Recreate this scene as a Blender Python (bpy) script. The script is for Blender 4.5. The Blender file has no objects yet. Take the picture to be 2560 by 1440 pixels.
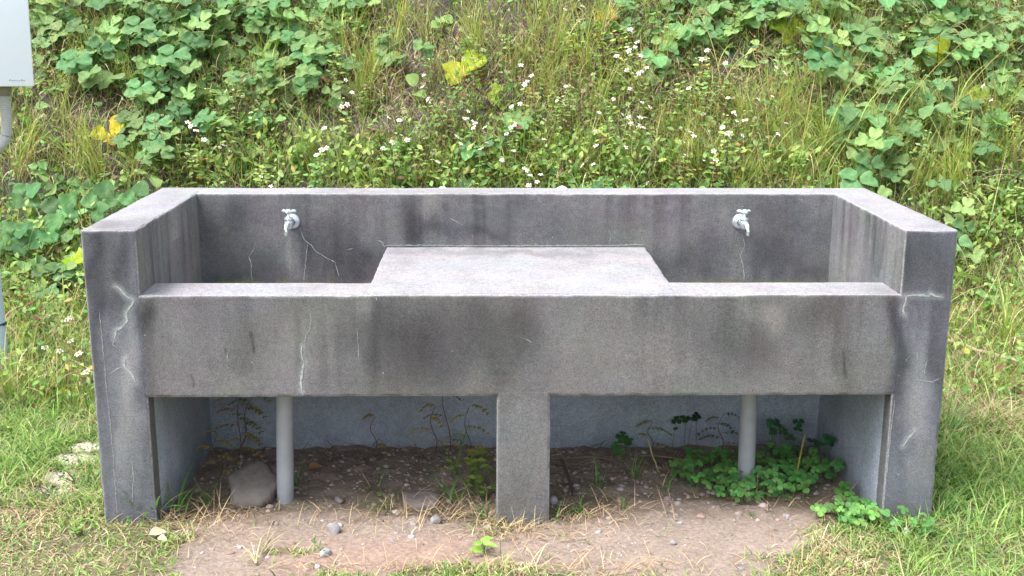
import bpy, math, random
import numpy as np
from mathutils import Vector, Matrix
random.seed(7); RNG = np.random.default_rng(7)
R = math.radians
scene = bpy.context.scene
col = scene.collection

# ------------------------------------------------------------------ camera
F, CAM, PITCH, YAW, ROLL = 2847.3, np.array([-0.1016, -3.3149, 1.5446]), -0.2333, -0.0212, 0.0035
cam = bpy.data.cameras.new('camera'); cam_o = bpy.data.objects.new('camera', cam); col.objects.link(cam_o)
cam.sensor_width = 36; cam.lens = 36 * F / 2560; cam.clip_start = .05; cam.clip_end = 500
def axes():
    cy, sy, cp, sp = math.cos(YAW), math.sin(YAW), math.cos(PITCH), math.sin(PITCH)
    right = np.array([cy, sy, 0]); fwd0 = np.array([-sy, cy, 0]); up0 = np.array([0, 0, 1.])
    fwd = cp * fwd0 + sp * up0; up = -sp * fwd0 + cp * up0
    c, s = math.cos(ROLL), math.sin(ROLL)
    # u' = c u - s v ; v' = s u + c v  (v down)
    r2 = c * right + s * up; u2 = -s * right + c * up
    return r2, u2, fwd
AR, AU, AF = axes()
cam_o.matrix_world = Matrix(((AR[0], AU[0], -AF[0], CAM[0]), (AR[1], AU[1], -AF[1], CAM[1]), (AR[2], AU[2], -AF[2], CAM[2]), (0, 0, 0, 1)))
scene.camera = cam_o
def pix(P):
    d = np.asarray(P, float) - CAM
    w = np.maximum(d @ AF, .05)
    return 1280 + F * (d @ AR) / w, 720 - F * (d @ AU) / w
def ray(px, py):
    return AF + AR * ((px - 1280) / F) + AU * ((720 - py) / F)
def on_y(px, py, y):
    d = ray(px, py); return CAM + d * ((y - CAM[1]) / d[1])
def on_z(px, py, z=0.):
    d = ray(px, py); return CAM + d * ((z - CAM[2]) / d[2])

# ------------------------------------------------------------------ world, sun, exposure
SUN_EL, SUN_AZ = 62, -65      # azimuth: from the camera's left, slightly in front of the sink
world = bpy.data.worlds.new('World'); scene.world = world; world.use_nodes = True
nt = world.node_tree; nt.nodes.clear()
sky = nt.nodes.new('ShaderNodeTexSky'); sky.sky_type = 'NISHITA'; sky.sun_disc = False
sky.sun_elevation = R(SUN_EL); sky.sun_rotation = R(180 - SUN_AZ); sky.dust_density = 4; sky.air_density = 1.2
hs = nt.nodes.new('ShaderNodeHueSaturation'); hs.inputs['Saturation'].default_value = .34
bg = nt.nodes.new('ShaderNodeBackground'); bg.inputs[1].default_value = .15
wo = nt.nodes.new('ShaderNodeOutputWorld')
nt.links.new(sky.outputs[0], hs.inputs['Color']); nt.links.new(hs.outputs[0], bg.inputs[0]); nt.links.new(bg.outputs[0], wo.inputs[0])
sl = bpy.data.lights.new('sun', 'SUN'); sl.energy = 1.5; sl.angle = R(30); sl.color = (1, .97, .92)
so = bpy.data.objects.new('sun', sl); col.objects.link(so)
sd = Vector((math.sin(R(SUN_AZ)) * math.cos(R(SUN_EL)), -math.cos(R(SUN_AZ)) * math.cos(R(SUN_EL)), math.sin(R(SUN_EL))))
so.rotation_euler = sd.to_track_quat('Z', 'Y').to_euler(); so.location = sd * 20
scene.view_settings.view_transform = 'Standard'; scene.view_settings.look = 'None'
scene.view_settings.exposure = 1.5; scene.view_settings.gamma = 1
scene.render.engine = 'CYCLES'
scene.cycles.max_bounces = 6; scene.cycles.transparent_max_bounces = 4

# ------------------------------------------------------------------ helpers
def tag(o, label=None, cat=None, group=None, kind=None):
    if label: o['label'] = label
    if cat: o['category'] = cat
    if group: o['group'] = group
    if kind: o['kind'] = kind
    return o
def empty(name, loc=(0, 0, 0)):
    o = bpy.data.objects.new(name, None); o.empty_display_size = .05; o.location = loc; col.objects.link(o); return o
def mesh_np(name, V, faces, mats, colr=None, uv=None, midx=None, smooth=True):
    """faces: list of int arrays (k,3) or (k,4)"""
    me = bpy.data.meshes.new(name)
    V = np.asarray(V, np.float32)
    loops = np.concatenate([f.ravel() for f in faces]).astype(np.int32)
    tot = np.concatenate([np.full(len(f), f.shape[1], np.int32) for f in faces])
    st = np.concatenate([[0], np.cumsum(tot)[:-1]]).astype(np.int32)
    me.vertices.add(len(V)); me.vertices.foreach_set('co', V.ravel())
    me.loops.add(len(loops)); me.loops.foreach_set('vertex_index', loops)
    me.polygons.add(len(tot)); me.polygons.foreach_set('loop_start', st); me.polygons.foreach_set('loop_total', tot)
    if smooth: me.polygons.foreach_set('use_smooth', np.ones(len(tot), bool))
    if midx is not None: me.polygons.foreach_set('material_index', np.asarray(midx, np.int32))
    if colr is not None:
        a = me.color_attributes.new('Col', 'FLOAT_COLOR', 'POINT')
        c = np.ones((len(V), 4), np.float32); c[:, :3] = colr; a.data.foreach_set('color', c.ravel())
    if uv is not None:
        a = me.attributes.new('luv', 'FLOAT_VECTOR', 'POINT')
        c = np.zeros((len(V), 3), np.float32); c[:, :2] = uv; a.data.foreach_set('vector', c.ravel())
    for m in (mats if isinstance(mats, (list, tuple)) else [mats]): me.materials.append(m)
    me.update(calc_edges=True); me.validate()
    return me
def link(name, me, parent=None, loc=None):
    o = bpy.data.objects.new(name, me); col.objects.link(o)
    if parent: o.parent = parent
    if loc is not None: o.location = loc
    return o
class MB:
    def __init__(s): s.V = []; s.C = []; s.U = []; s.F = []; s.M = []; s.n = 0
    def add(s, V, F, c=(1, 1, 1), uv=None, m=0):
        V = np.asarray(V, float); F = np.asarray(F, int)
        s.V.append(V); s.C.append(np.broadcast_to(np.asarray(c, float), (len(V), 3)))
        s.U.append(np.zeros((len(V), 2)) + 9 if uv is None else uv)
        s.F.append(F + s.n); s.M.append(np.full(len(F), m)); s.n += len(V)
    def mesh(s, name, mats, smooth=True):
        return mesh_np(name, np.concatenate(s.V), s.F, mats, np.concatenate(s.C), np.concatenate(s.U), np.concatenate(s.M), smooth)
    def build(s, name, mats, parent=None, smooth=True): return link(name, s.mesh(name, mats, smooth), parent)
def vnoise(P, sc, seed=0):
    """cheap smooth value noise 0..1 on (n,3)"""
    P = np.asarray(P, float) * sc + seed * 17.31
    i = np.floor(P).astype(np.int64); f = P - i; f = f * f * (3 - 2 * f)
    def h(a, b, c):
        v = (a * 374761393 + b * 668265263 + c * 2147483647 + seed * 974711) & 0xffffffff
        v = ((v ^ (v >> 13)) * 1274126177) & 0xffffffff
        return ((v ^ (v >> 16)) & 0xffff) / 65535.
    r = 0
    for dx in (0, 1):
        for dy in (0, 1):
            for dz in (0, 1):
                w = (f[:, 0] if dx else 1 - f[:, 0]) * (f[:, 1] if dy else 1 - f[:, 1]) * (f[:, 2] if dz else 1 - f[:, 2])
                r = r + w * h(i[:, 0] + dx, i[:, 1] + dy, i[:, 2] + dz)
    return r
def fbm(P, sc, seed=0, o=3):
    r = 0; a = 1; t = 0
    for k in range(o): r = r + a * vnoise(P, sc * 2 ** k, seed + k); t += a; a *= .5
    return r / t
def vn2(x, y, sc, seed=0): return vnoise(np.stack([x, y, np.zeros_like(x)], 1), sc, seed)
def frame(d):
    d = np.asarray(d, float); d = d / np.linalg.norm(d)
    a = np.cross(d, [0, 0, 1.]) if abs(d[2]) < .95 else np.cross(d, [1., 0, 0])
    a /= np.linalg.norm(a); return a, np.cross(a, d), d
def tube(mb, pts, rad, n=6, c=(1, 1, 1), m=0, cap=True):
    pts = np.asarray(pts, float); rad = np.broadcast_to(rad, (len(pts),)); V = []
    for i, p in enumerate(pts):
        d = pts[min(i + 1, len(pts) - 1)] - pts[max(i - 1, 0)]
        a, b, _ = frame(d)
        t = np.linspace(0, 2 * math.pi, n, endpoint=False)[:, None]
        V.append(p + rad[i] * (np.cos(t) * a + np.sin(t) * b))
    V = np.concatenate(V); F = []
    for i in range(len(pts) - 1):
        for j in range(n): F.append((i * n + j, i * n + (j + 1) % n, (i + 1) * n + (j + 1) % n, (i + 1) * n + j))
    mb.add(V, F, c, m=m)
    if cap:
        for k, i in ((0, 0), (1, len(pts) - 1)):
            ring = V[i * n:(i + 1) * n]; mb.add(np.vstack([ring, pts[i]]), [(j, (j + 1) % n, n) for j in range(n)], c, m=m)
def lathe(mb, prof, origin, axis, n=24, c=(1, 1, 1), m=0):
    """prof: (r, h) along axis"""
    a, b, d = frame(axis); t = np.linspace(0, 2 * math.pi, n, endpoint=False)[:, None]
    V = np.concatenate([np.asarray(origin) + d * h + r * (np.cos(t) * a + np.sin(t) * b) for r, h in prof])
    F = [(i * n + j, i * n + (j + 1) % n, (i + 1) * n + (j + 1) % n, (i + 1) * n + j) for i in range(len(prof) - 1) for j in range(n)]
    mb.add(V, F, c, m=m)

# ------------------------------------------------------------------ materials
def mat(name):
    m = bpy.data.materials.new(name); m.use_nodes = True; t = m.node_tree
    return m, t, t.nodes['Principled BSDF']
def N(t, ty, **k):
    n = t.nodes.new(ty)
    for a, b in k.items():
        if a in n.inputs: n.inputs[a].default_value = b
        else: setattr(n, a, b)
    return n
def noise(t, vec, scale, detail=3, rough=.55):
    n = t.nodes.new('ShaderNodeTexNoise'); n.inputs['Scale'].default_value = scale; n.inputs['Detail'].default_value = detail; n.inputs['Roughness'].default_value = rough
    if vec is not None: t.links.new(vec, n.inputs['Vector'])
    return n.outputs['Fac']
def ramp(t, src, a, b, lo, hi):
    n = t.nodes.new('ShaderNodeMapRange'); n.inputs[1].default_value = a; n.inputs[2].default_value = b; n.inputs[3].default_value = lo; n.inputs[4].default_value = hi
    t.links.new(src, n.inputs[0]); return n.outputs[0]
def mul(t, c, f):
    n = t.nodes.new('ShaderNodeMix'); n.data_type = 'RGBA'; n.blend_type = 'MULTIPLY'; n.inputs[0].default_value = 1
    t.links.new(c, n.inputs[6]); t.links.new(f, n.inputs[7]); return n.outputs[2]
def vcol(t): n = t.nodes.new('ShaderNodeVertexColor'); n.layer_name = 'Col'; return n.outputs[0]

def make_concrete():
    m, t, p = mat('weathered_concrete')
    g = t.nodes.new('ShaderNodeNewGeometry'); pos = g.outputs['Position']
    grain = noise(t, pos, 210, 3, .75); grain2 = noise(t, pos, 60, 3, .6); blot = noise(t, pos, 9, 4, .6)
    mp = N(t, 'ShaderNodeMapping'); mp.inputs['Scale'].default_value = (24, 24, 1.6); t.links.new(pos, mp.inputs[0])
    streak = noise(t, mp.outputs[0], 1, 4, .6)
    # streaks only on vertical faces
    sx = N(t, 'ShaderNodeSeparateXYZ'); t.links.new(g.outputs['True Normal'], sx.inputs[0])
    ab = N(t, 'ShaderNodeMath', operation='ABSOLUTE'); t.links.new(sx.outputs[2], ab.inputs[0])
    st = ramp(t, streak, .3, .62, 1.12, .8)
    mx = N(t, 'ShaderNodeMix'); mx.data_type = 'FLOAT'; t.links.new(ab.outputs[0], mx.inputs[0]); t.links.new(st, mx.inputs[2]); mx.inputs[3].default_value = 1
    c = vcol(t)
    for f in (ramp(t, grain, .3, .7, .62, 1.36), ramp(t, grain2, .3, .7, .88, 1.12), ramp(t, blot, .3, .7, .88, 1.11)):
        c = mul(t, c, f)
    # faint hue drift (violet / brown / green bloom of lichen)
    hn = N(t, 'ShaderNodeTexNoise'); hn.inputs['Scale'].default_value = 5; hn.inputs['Detail'].default_value = 3; t.links.new(pos, hn.inputs['Vector'])
    hx = N(t, 'ShaderNodeMix'); hx.data_type = 'RGBA'; hx.blend_type = 'SOFT_LIGHT'; hx.inputs[0].default_value = .12
    hsn = N(t, 'ShaderNodeHueSaturation', Saturation=1.1); t.links.new(hn.outputs['Color'], hsn.inputs['Color'])
    t.links.new(c, hx.inputs[6]); t.links.new(hsn.outputs[0], hx.inputs[7])
    # small pale specks
    vo = N(t, 'ShaderNodeTexVoronoi'); vo.inputs['Scale'].default_value = 38; t.links.new(pos, vo.inputs['Vector'])
    sp = ramp(t, vo.outputs['Distance'], .045, .075, 1, 0)
    cs = N(t, 'ShaderNodeSeparateColor'); t.links.new(vo.outputs['Color'], cs.inputs[0])
    gt = N(t, 'ShaderNodeMath', operation='GREATER_THAN'); gt.inputs[1].default_value = .93; t.links.new(cs.outputs[0], gt.inputs[0])
    mm = N(t, 'ShaderNodeMath', operation='MULTIPLY'); t.links.new(sp, mm.inputs[0]); t.links.new(gt.outputs[0], mm.inputs[1])
    fx = N(t, 'ShaderNodeMix'); fx.data_type = 'RGBA'; t.links.new(mm.outputs[0], fx.inputs[0]); t.links.new(hx.outputs[2], fx.inputs[6]); fx.inputs[7].default_value = (.5, .5, .5, 1)
    vp = N(t, 'ShaderNodeTexVoronoi'); vp.inputs['Scale'].default_value = 62; t.links.new(pos, vp.inputs['Vector'])
    cp = N(t, 'ShaderNodeSeparateColor'); t.links.new(vp.outputs['Color'], cp.inputs[0])
    pr_ = N(t, 'ShaderNodeMath', operation='MULTIPLY'); pr_.inputs[1].default_value = .13; t.links.new(cp.outputs[1], pr_.inputs[0])
    lt = N(t, 'ShaderNodeMath', operation='LESS_THAN'); t.links.new(vp.outputs['Distance'], lt.inputs[0]); t.links.new(pr_.outputs[0], lt.inputs[1])
    g2 = N(t, 'ShaderNodeMath', operation='GREATER_THAN'); g2.inputs[1].default_value = .86; t.links.new(cp.outputs[0], g2.inputs[0])
    m2 = N(t, 'ShaderNodeMath', operation='MULTIPLY'); t.links.new(lt.outputs[0], m2.inputs[0]); t.links.new(g2.outputs[0], m2.inputs[1])
    pit = ramp(t, m2.outputs[0], 0, 1, 1, .4); fin = mul(t, fx.outputs[2], pit)
    t.links.new(fin, p.inputs['Base Color']); p.inputs['Roughness'].default_value = .93
    p.inputs['Specular IOR Level'].default_value = .2
    b = N(t, 'ShaderNodeBump', Strength=.35, Distance=.003); t.links.new(grain, b.inputs['Height']); t.links.new(b.outputs[0], p.inputs['Normal'])
    return m
def simple(name, colr, rough=.6, metal=0, grain=0, gscale=80, spec=.5, bump=0):
    m, t, p = mat(name)
    p.inputs['Roughness'].default_value = rough; p.inputs['Metallic'].default_value = metal; p.inputs['Specular IOR Level'].default_value = spec
    tc = t.nodes.new('ShaderNodeTexCoord')
    n = noise(t, tc.outputs['Object'], gscale, 4)
    rgb = N(t, 'ShaderNodeRGB'); rgb.outputs[0].default_value = (*colr, 1)
    c = mul(t, rgb.outputs[0], ramp(t, n, .3, .7, 1 - grain, 1 + grain)); t.links.new(c, p.inputs['Base Color'])
    if bump:
        b = N(t, 'ShaderNodeBump', Strength=bump, Distance=.003); t.links.new(n, b.inputs['Height']); t.links.new(b.outputs[0], p.inputs['Normal'])
    return m
def vmat(name, rough=.9, gscale=60, g=.2, trans=0, spec=.3, veins=False, hv=.0, bump=0):
    """material coloured by the mesh's own colour attribute"""
    m, t, p = mat(name); c = vcol(t)
    p.inputs['Roughness'].default_value = rough; p.inputs['Specular IOR Level'].default_value = spec
    geo = t.nodes.new('ShaderNodeNewGeometry')
    n = noise(t, geo.outputs['Position'], gscale, 4, .65)
    c = mul(t, c, ramp(t, n, .3, .7, 1 - g, 1 + g))
    if hv:
        oi = t.nodes.new('ShaderNodeObjectInfo')
        h = N(t, 'ShaderNodeHueSaturation'); t.links.new(c, h.inputs['Color'])
        t.links.new(ramp(t, oi.outputs['Random'], 0, 1, .5 - hv * .14, .5 + hv * .08), h.inputs['Hue'])
        w = N(t, 'ShaderNodeTexWhiteNoise'); w.noise_dimensions = '1D'; t.links.new(oi.outputs['Random'], w.inputs['W'])
        t.links.new(ramp(t, w.outputs['Value'], 0, 1, 1 - hv, 1 + hv), h.inputs['Value']); c = h.outputs[0]
    if veins:
        at = t.nodes.new('ShaderNodeAttribute'); at.attribute_name = 'luv'
        s = t.nodes.new('ShaderNodeSeparateXYZ'); t.links.new(at.outputs['Vector'], s.inputs[0])
        a = N(t, 'ShaderNodeMath', operation='ABSOLUTE'); t.links.new(s.outputs[0], a.inputs[0])
        mid = ramp(t, a.outputs[0], .0, .035, 1.35, 1)
        q = N(t, 'ShaderNodeMath', operation='MULTIPLY_ADD'); t.links.new(a.outputs[0], q.inputs[0]); q.inputs[1].default_value = -.9; t.links.new(s.outputs[1], q.inputs[2])
        q2 = N(t, 'ShaderNodeMath', operation='MULTIPLY'); q2.inputs[1].default_value = 7; t.links.new(q.outputs[0], q2.inputs[0])
        fr = N(t, 'ShaderNodeMath', operation='FRACT'); t.links.new(q2.outputs[0], fr.inputs[0])
        c = mul(t, mul(t, c, mid), ramp(t, fr.outputs[0], .0, .14, 1.22, 1))
    t.links.new(c, p.inputs['Base Color'])
    if bump:
        b = N(t, 'ShaderNodeBump', Strength=bump, Distance=.006); t.links.new(n, b.inputs['Height']); t.links.new(b.outputs[0], p.inputs['Normal'])
    if trans:
        tr = t.nodes.new('ShaderNodeBsdfTranslucent'); t.links.new(mul(t, c, N(t, 'ShaderNodeRGB').outputs[0]), tr.inputs[0])
        t.nodes[-1] if False else None
        for nd in t.nodes:
            if nd.type == 'RGB': nd.outputs[0].default_value = (1.3, 1.35, .7, 1)
        mx = t.nodes.new('ShaderNodeMixShader'); mx.inputs[0].default_value = trans
        out = t.nodes['Material Output']; t.links.new(p.outputs[0], mx.inputs[1]); t.links.new(tr.outputs[0], mx.inputs[2]); t.links.new(mx.outputs[0], out.inputs[0])
    return m
M_CON = make_concrete()
M_CRACK = simple('crack_mineral', (.34, .365, .36), .95, 0, .35, 90)
M_CRACK2 = simple('fine_crack_mineral', (.31, .32, .32), .95, 0, .4, 120)
M_LEAF = vmat('broad_leaf', .62, 40, .16, .3, .25, True, .15)
M_SLEAF = vmat('small_leaf', .5, 60, .1, .3, .4, False, .2)
M_GRASS = vmat('grass_blade', .55, 25, .12, .28, .35)
M_DRY = vmat('dry_straw', .8, 50, .15, .1, .2)
M_STEM = vmat('plant_stem', .7, 60, .15)
M_PETAL = vmat('petal', .6, 50, .04, .2, .3)
M_SOIL = vmat('soil', .95, 75, .3, 0, .15, bump=.8)
M_STONE = vmat('stone', .85, 30, .22, 0, .3, bump=.5, hv=.12)
M_CHROME = simple('dull_chrome', (.5, .56, .6), .33, .6, .08, 40)
M_CHROME2 = simple('polished_handle', (.62, .7, .67), .25, .55, .05, 40)
M_PIPE = simple('drain_pipe_plastic', (.30, .32, .355), .55, 0, .12, 14, .4)
M_BOX = simple('white_enamel', (.8, .88, .96), .35, 0, .02, 6)
M_POLE = simple('pole_paint', (.46, .58, .74), .5, 0, .1, 12)
M_FIT = simple('fitting_plastic', (.24, .23, .19), .6, 0, .08, 30)
M_COND = simple('conduit_plastic', (.42, .43, .44), .6, 0, .08, 30)
M_BLACK = simple('black_tie', (.02, .02, .022), .5)
M_MARK = simple('faded_mark', (.36, .38, .45), .6)
M_SHELL = simple('shell', (.5, .47, .66), .35, 0, .1, 120)

# ------------------------------------------------------------------ ground heights
def height(x, y):
    x = np.asarray(x, float); y = np.asarray(y, float)
    def ss(a, b, v): t = np.clip((v - a) / (b - a), 0, 1); return t * t * (3 - 2 * t)
    e = y + .10 * np.sin(x * 1.3 + .5) + .15 * (vn2(x, y, .8, 3) - .5)
    h = .16 * np.maximum(0, np.minimum(e, 2.45) - 1.35) * ss(1.2, 1.9, e)
    h = h + np.where(e > 2.1, 0.92 * np.where(e < 2.6, (np.clip(e, 2.1, 2.6) - 2.1) ** 2, (np.minimum(e, 6.2) - 2.35) * 1.0 * .5 / .5 * 1 + 0.0), 0)
    h = h + np.maximum(0, y - 6) * .12 * (y < 60)
    near = (np.abs(x) < 1.16) & (y > 0) & (y < .8)
    n = (fbm(np.stack([x, y, x * 0], 1), 2.2, 5, 3) - .5) * .045 + (vn2(x, y, 18, 8) - .5) * .007
    n = n + (vn2(x, y, 4.5, 9) - .5) * .12 * ss(2.3, 2.9, e)
    fade = 1 - ss(10, 14, np.abs(x) + np.abs(y))
    flat = 1 - ss(0., .35, y) * (y < 1.0) * .3
    h = h + n * fade * flat
    h = h + np.where(near, -.03 * ss(.0, .5, y) + (vn2(x, y, 30, 4) - .5) * .02, 0)
    h = h - .012 * np.exp(-((y + .1) / .35) ** 2) * np.exp(-(x / 1.1) ** 4)
    return h
_gx, _gy = np.meshgrid(np.arange(-3.6, 3.61, .015), np.arange(-2, 6.8, .015), indexing='ij')
_HG = height(_gx.ravel(), _gy.ravel()).reshape(_gx.shape)
def hz(x, y):
    a = min(max((x + 3.6) / .015, 0), _HG.shape[0] - 1.001); b = min(max((y + 2) / .015, 0), _HG.shape[1] - 1.001); i = int(a); j = int(b); a -= i; b -= j
    return float((_HG[i, j] * (1 - a) + _HG[i + 1, j] * a) * (1 - b) + (_HG[i, j + 1] * (1 - a) + _HG[i + 1, j + 1] * a) * b)
def ground_hit(px, py):
    p = on_z(px, py, 0.)
    for _ in range(12):
        p = on_z(px, py, hz(p[0], p[1])) if hz(p[0], p[1]) < 1.2 else p
    return p
def blobs(px, py, L):
    r = np.zeros_like(px)
    for cx, cy, rx, ry, w in L: r = np.maximum(r, w * np.exp(-(((px - cx) / rx) ** 2 + ((py - cy) / ry) ** 2)))
    return r
DIRT = [(830, 1330, 430, 55, 1.1), (1080, 1370, 300, 45, 1), (1750, 1320, 330, 80, 1.2), (1500, 1350, 300, 60, 1), (1600, 1400, 330, 50, 1), (560, 1375, 140, 50, .9), (640, 1420, 230, 50, 1), (900, 1400, 170, 40, 1), (1780, 1425, 250, 45, .8)]
SAND = [(190, 1150, 75, 22, 1), (150, 1195, 70, 22, .9), (210, 1120, 50, 18, .9), (170, 1060, 40, 18, .6)]
CHAR = [(110, 1230, 130, 22, 1), (20, 1250, 90, 18, .8), (200, 1215, 30, 12, .8)]
def masks(x, y, z):
    px, py = pix(np.stack([x, y, z], 1))
    nz = (fbm(np.stack([x, y, z], 1), 7, 21, 3) - .5)
    under = (np.abs(x) < 1.2) & (y > .08) & (y < .8)
    d = np.clip((blobs(px, py, DIRT) + nz * .6 - .36) * 5, 0, 1)
    fy = (y > -.9) & (y < .15)
    d = d * (y > -1.4) * (y < .2)
    s = np.clip((blobs(px, py, SAND) + nz * 1.1 - .45) * 6, 0, 1) * (y < 1)
    c = np.clip((blobs(px, py, CHAR) + nz * 1.2 - .5) * 6, 0, 1) * (y < 1)
    return px, py, d, s, c, under

def spaced(a, b, step, far, n):
    core = np.arange(a, b + step / 2, step)
    g = np.geomspace(.06, far, n)
    return np.concatenate([(a - g)[::-1], core, b + g])
def sheet(name, xs, ys):
    X, Y = np.meshgrid(xs, ys, indexing='ij'); x = X.ravel(); y = Y.ravel(); z = height(x, y)
    nx, ny = len(xs), len(ys)
    i = (np.arange(nx - 1)[:, None] * ny + np.arange(ny - 1)[None]).ravel()
    F_ = np.stack([i, i + ny, i + ny + 1, i + 1], 1)
    px, py, d, s, c, under = masks(x, y, z)
    base = np.array([.13, .11, .07]); C = np.tile(base, (len(x), 1))
    P = np.stack([x, y, z], 1)
    hill = np.clip((y - 1.9) * 2, 0, 1)[:, None]
    C = C * (1 - hill) + np.array([.095, .084, .088]) * hill
    C = C * (.7 + .6 * fbm(P, 6, 2, 3))[:, None]
    dirt = np.array([.245, .196, .166]) * (.80 + .4 * fbm(P, 9, 31, 4))[:, None]
    nzz = (fbm(P, 8, 77, 2) - .5) * .8
    warm = np.clip((vn2(x, y, 3, 12) - .5) * 2, 0, 1)[:, None]; dirt = dirt * (1 + warm * np.array([.08, -.06, -.1]))
    C = C * (1 - d[:, None]) + dirt * d[:, None]
    so = np.array([.30, .24, .205]) * (.6 + .8 * fbm(P, 14, 41, 3))[:, None]
    u = (under * np.clip((y - .10) * 3.2 + nzz, 0, 1) * 1.)[:, None]
    C = C * (1 - u) + so * u
    C = C * (1 - s[:, None]) + np.array([.46, .41, .36]) * (.8 + .35 * fbm(P, 30, 5, 2))[:, None] * s[:, None]
    C = C * (1 - c[:, None]) + np.array([.04, .042, .05]) * c[:, None]
    me = mesh_np(name, P, [F_], M_SOIL, C); o = link(name, me); tag(o, kind='structure'); return o
xs = np.concatenate([-6.5 - np.geomspace(.06, 60, 18)[::-1], np.arange(-6.5, -3.4, .05), np.arange(-3.4, 3.4, .02), np.arange(3.4, 6.51, .05), 6.5 + np.geomspace(.06, 60, 18)])
ysg = np.concatenate([-3.2 - np.geomspace(.06, 60, 18)[::-1], np.arange(-3.2, -1.6, .05), np.arange(-1.6, 1.81, .02)])
ysh = np.concatenate([np.arange(1.8, 4.8, .025), 4.8 + np.geomspace(.06, 70, 24)])
ysh[0] = ysg[-1]
sheet('ground', xs, ysg); sheet('hillside', xs, ysh)

# ------------------------------------------------------------------ the concrete sink
W2, D_, H_, ZB, ZBB, WL, WR, TB, TF = 1.3, .8668, .9323, .7355, .4153, .162, .1591, .1422, .164
ZF = .592
XI0, XI1 = -W2 + WL, W2 - WR; YB = D_ - TB
# stains as (px, py, rx, ry, strength) on the front plane (y = 0) and on the back wall (y = YB); strength>0 darker, <0 lighter
ST_FRONT = [(1040, 880, 110, 110, .36), (960, 800, 50, 60, .2), (1230, 870, 90, 90, .26), (1310, 830, 40, 60, .16), (1220, 790, 90, 40, .12), (880, 830, 40, 60, .1), (730, 900, 60, 110, -.1), (905, 780, 32, 40, -.24),
 (930, 930, 24, 60, .2), (620, 870, 40, 90, .07), (470, 830, 90, 80, -.05), (560, 960, 90, 30, -.08), (1480, 850, 120, 90, -.06), (1650, 900, 70, 100, -.17), (1560, 960, 50, 40, -.06),
 (1830, 860, 80, 60, .14), (1760, 830, 90, 60, .10), (1905, 850, 40, 40, .12), (1935, 790, 28, 36, -.3), (1890, 770, 40, 22, -.12), (2060, 780, 60, 50, .16), (2010, 820, 50, 50, .1), (2110, 900, 18, 100, .14), (2170, 860, 50, 120, .0), (1960, 950, 60, 60, -.06),
 (362, 850, 22, 160, .22), (360, 790, 22, 36, .3), (2240, 900, 16, 120, .32), (2238, 780, 20, 50, .2),
 (255, 640, 60, 60, .22), (300, 650, 22, 90, .26), (225, 640, 12, 90, .22), (270, 760, 60, 60, .18), (318, 800, 18, 50, -.15), (322, 900, 22, 90, -.32), (300, 960, 30, 60, -.22), (335, 1000, 24, 60, -.3), (240, 850, 14, 160, .24), (300, 1120, 26, 130, -.3), (370, 1160, 12, 150, .1), (268, 1100, 12, 200, .06), (340, 1080, 24, 60, -.1), (290, 1240, 30, 30, .06), (380, 1060, 8, 100, .12),
 (2300, 650, 40, 70, .25), (2360, 680, 30, 70, .18), (2275, 640, 16, 60, .18), (2330, 600, 40, 18, .0), (2300, 820, 30, 50, -.06), (2290, 950, 30, 100, -.3), (2300, 1050, 34, 100, -.28), (2250, 1080, 12, 200, .1), (2350, 880, 22, 180, .26), (2280, 1200, 40, 60, -.12),
 (1310, 1060, 60, 60, -.02), (1310, 1250, 55, 40, .08), (1300, 990, 60, 30, .06), (700, 720, 900, 1, 0)]
ST_BACK = [(560, 570, 70, 60, .3), (640, 660, 110, 50, .36), (850, 640, 90, 70, .44), (920, 660, 40, 60, .3), (820, 560, 60, 50, .14), (600, 690, 120, 20, .2), (733, 640, 22, 60, -.34), (728, 690, 40, 20, -.12), (590, 560, 26, 40, .18),
 (1035, 560, 26, 60, .44), (1085, 515, 30, 34, -.3), (1120, 520, 8, 26, .3), (1075, 580, 40, 22, .3), (1130, 580, 30, 30, .22), (1250, 530, 110, 50, .18), (1230, 590, 60, 20, .2), (1440, 560, 110, 50, .08), (1370, 590, 80, 18, .12), (1190, 590, 60, 12, .2), (990, 540, 26, 60, -.04),
 (1560, 560, 80, 60, -.04), (1660, 590, 60, 50, -.1), (1750, 640, 90, 60, .26), (1850, 650, 24, 60, -.24), (1810, 530, 20, 30, -.14), (1890, 510, 30, 20, .05), (1930, 640, 70, 60, .38), (1920, 520, 30, 50, .2), (2020, 600, 60, 60, .1), (2020, 680, 60, 25, .22), (2050, 510, 40, 18, -.15), (1990, 530, 60, 40, .05), (1700, 500, 80, 12, -.1), (1200, 497, 500, 6, -.1)]
ST_TOP = [(1000, 480, 300, 10, .12), (700, 478, 100, 8, -.05), (320, 560, 90, 16, .22), (250, 570, 60, 12, .16), (420, 500, 60, 14, .1), (390, 735, 40, 12, .3), (1280, 632, 330, 8, .22), (1000, 640, 40, 18, .1), (1100, 700, 100, 20, -.05), (1600, 720, 200, 14, -.06), (2330, 560, 50, 14, .12), (2200, 730, 60, 14, .14), (1450, 650, 100, 14, .05)]
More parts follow.
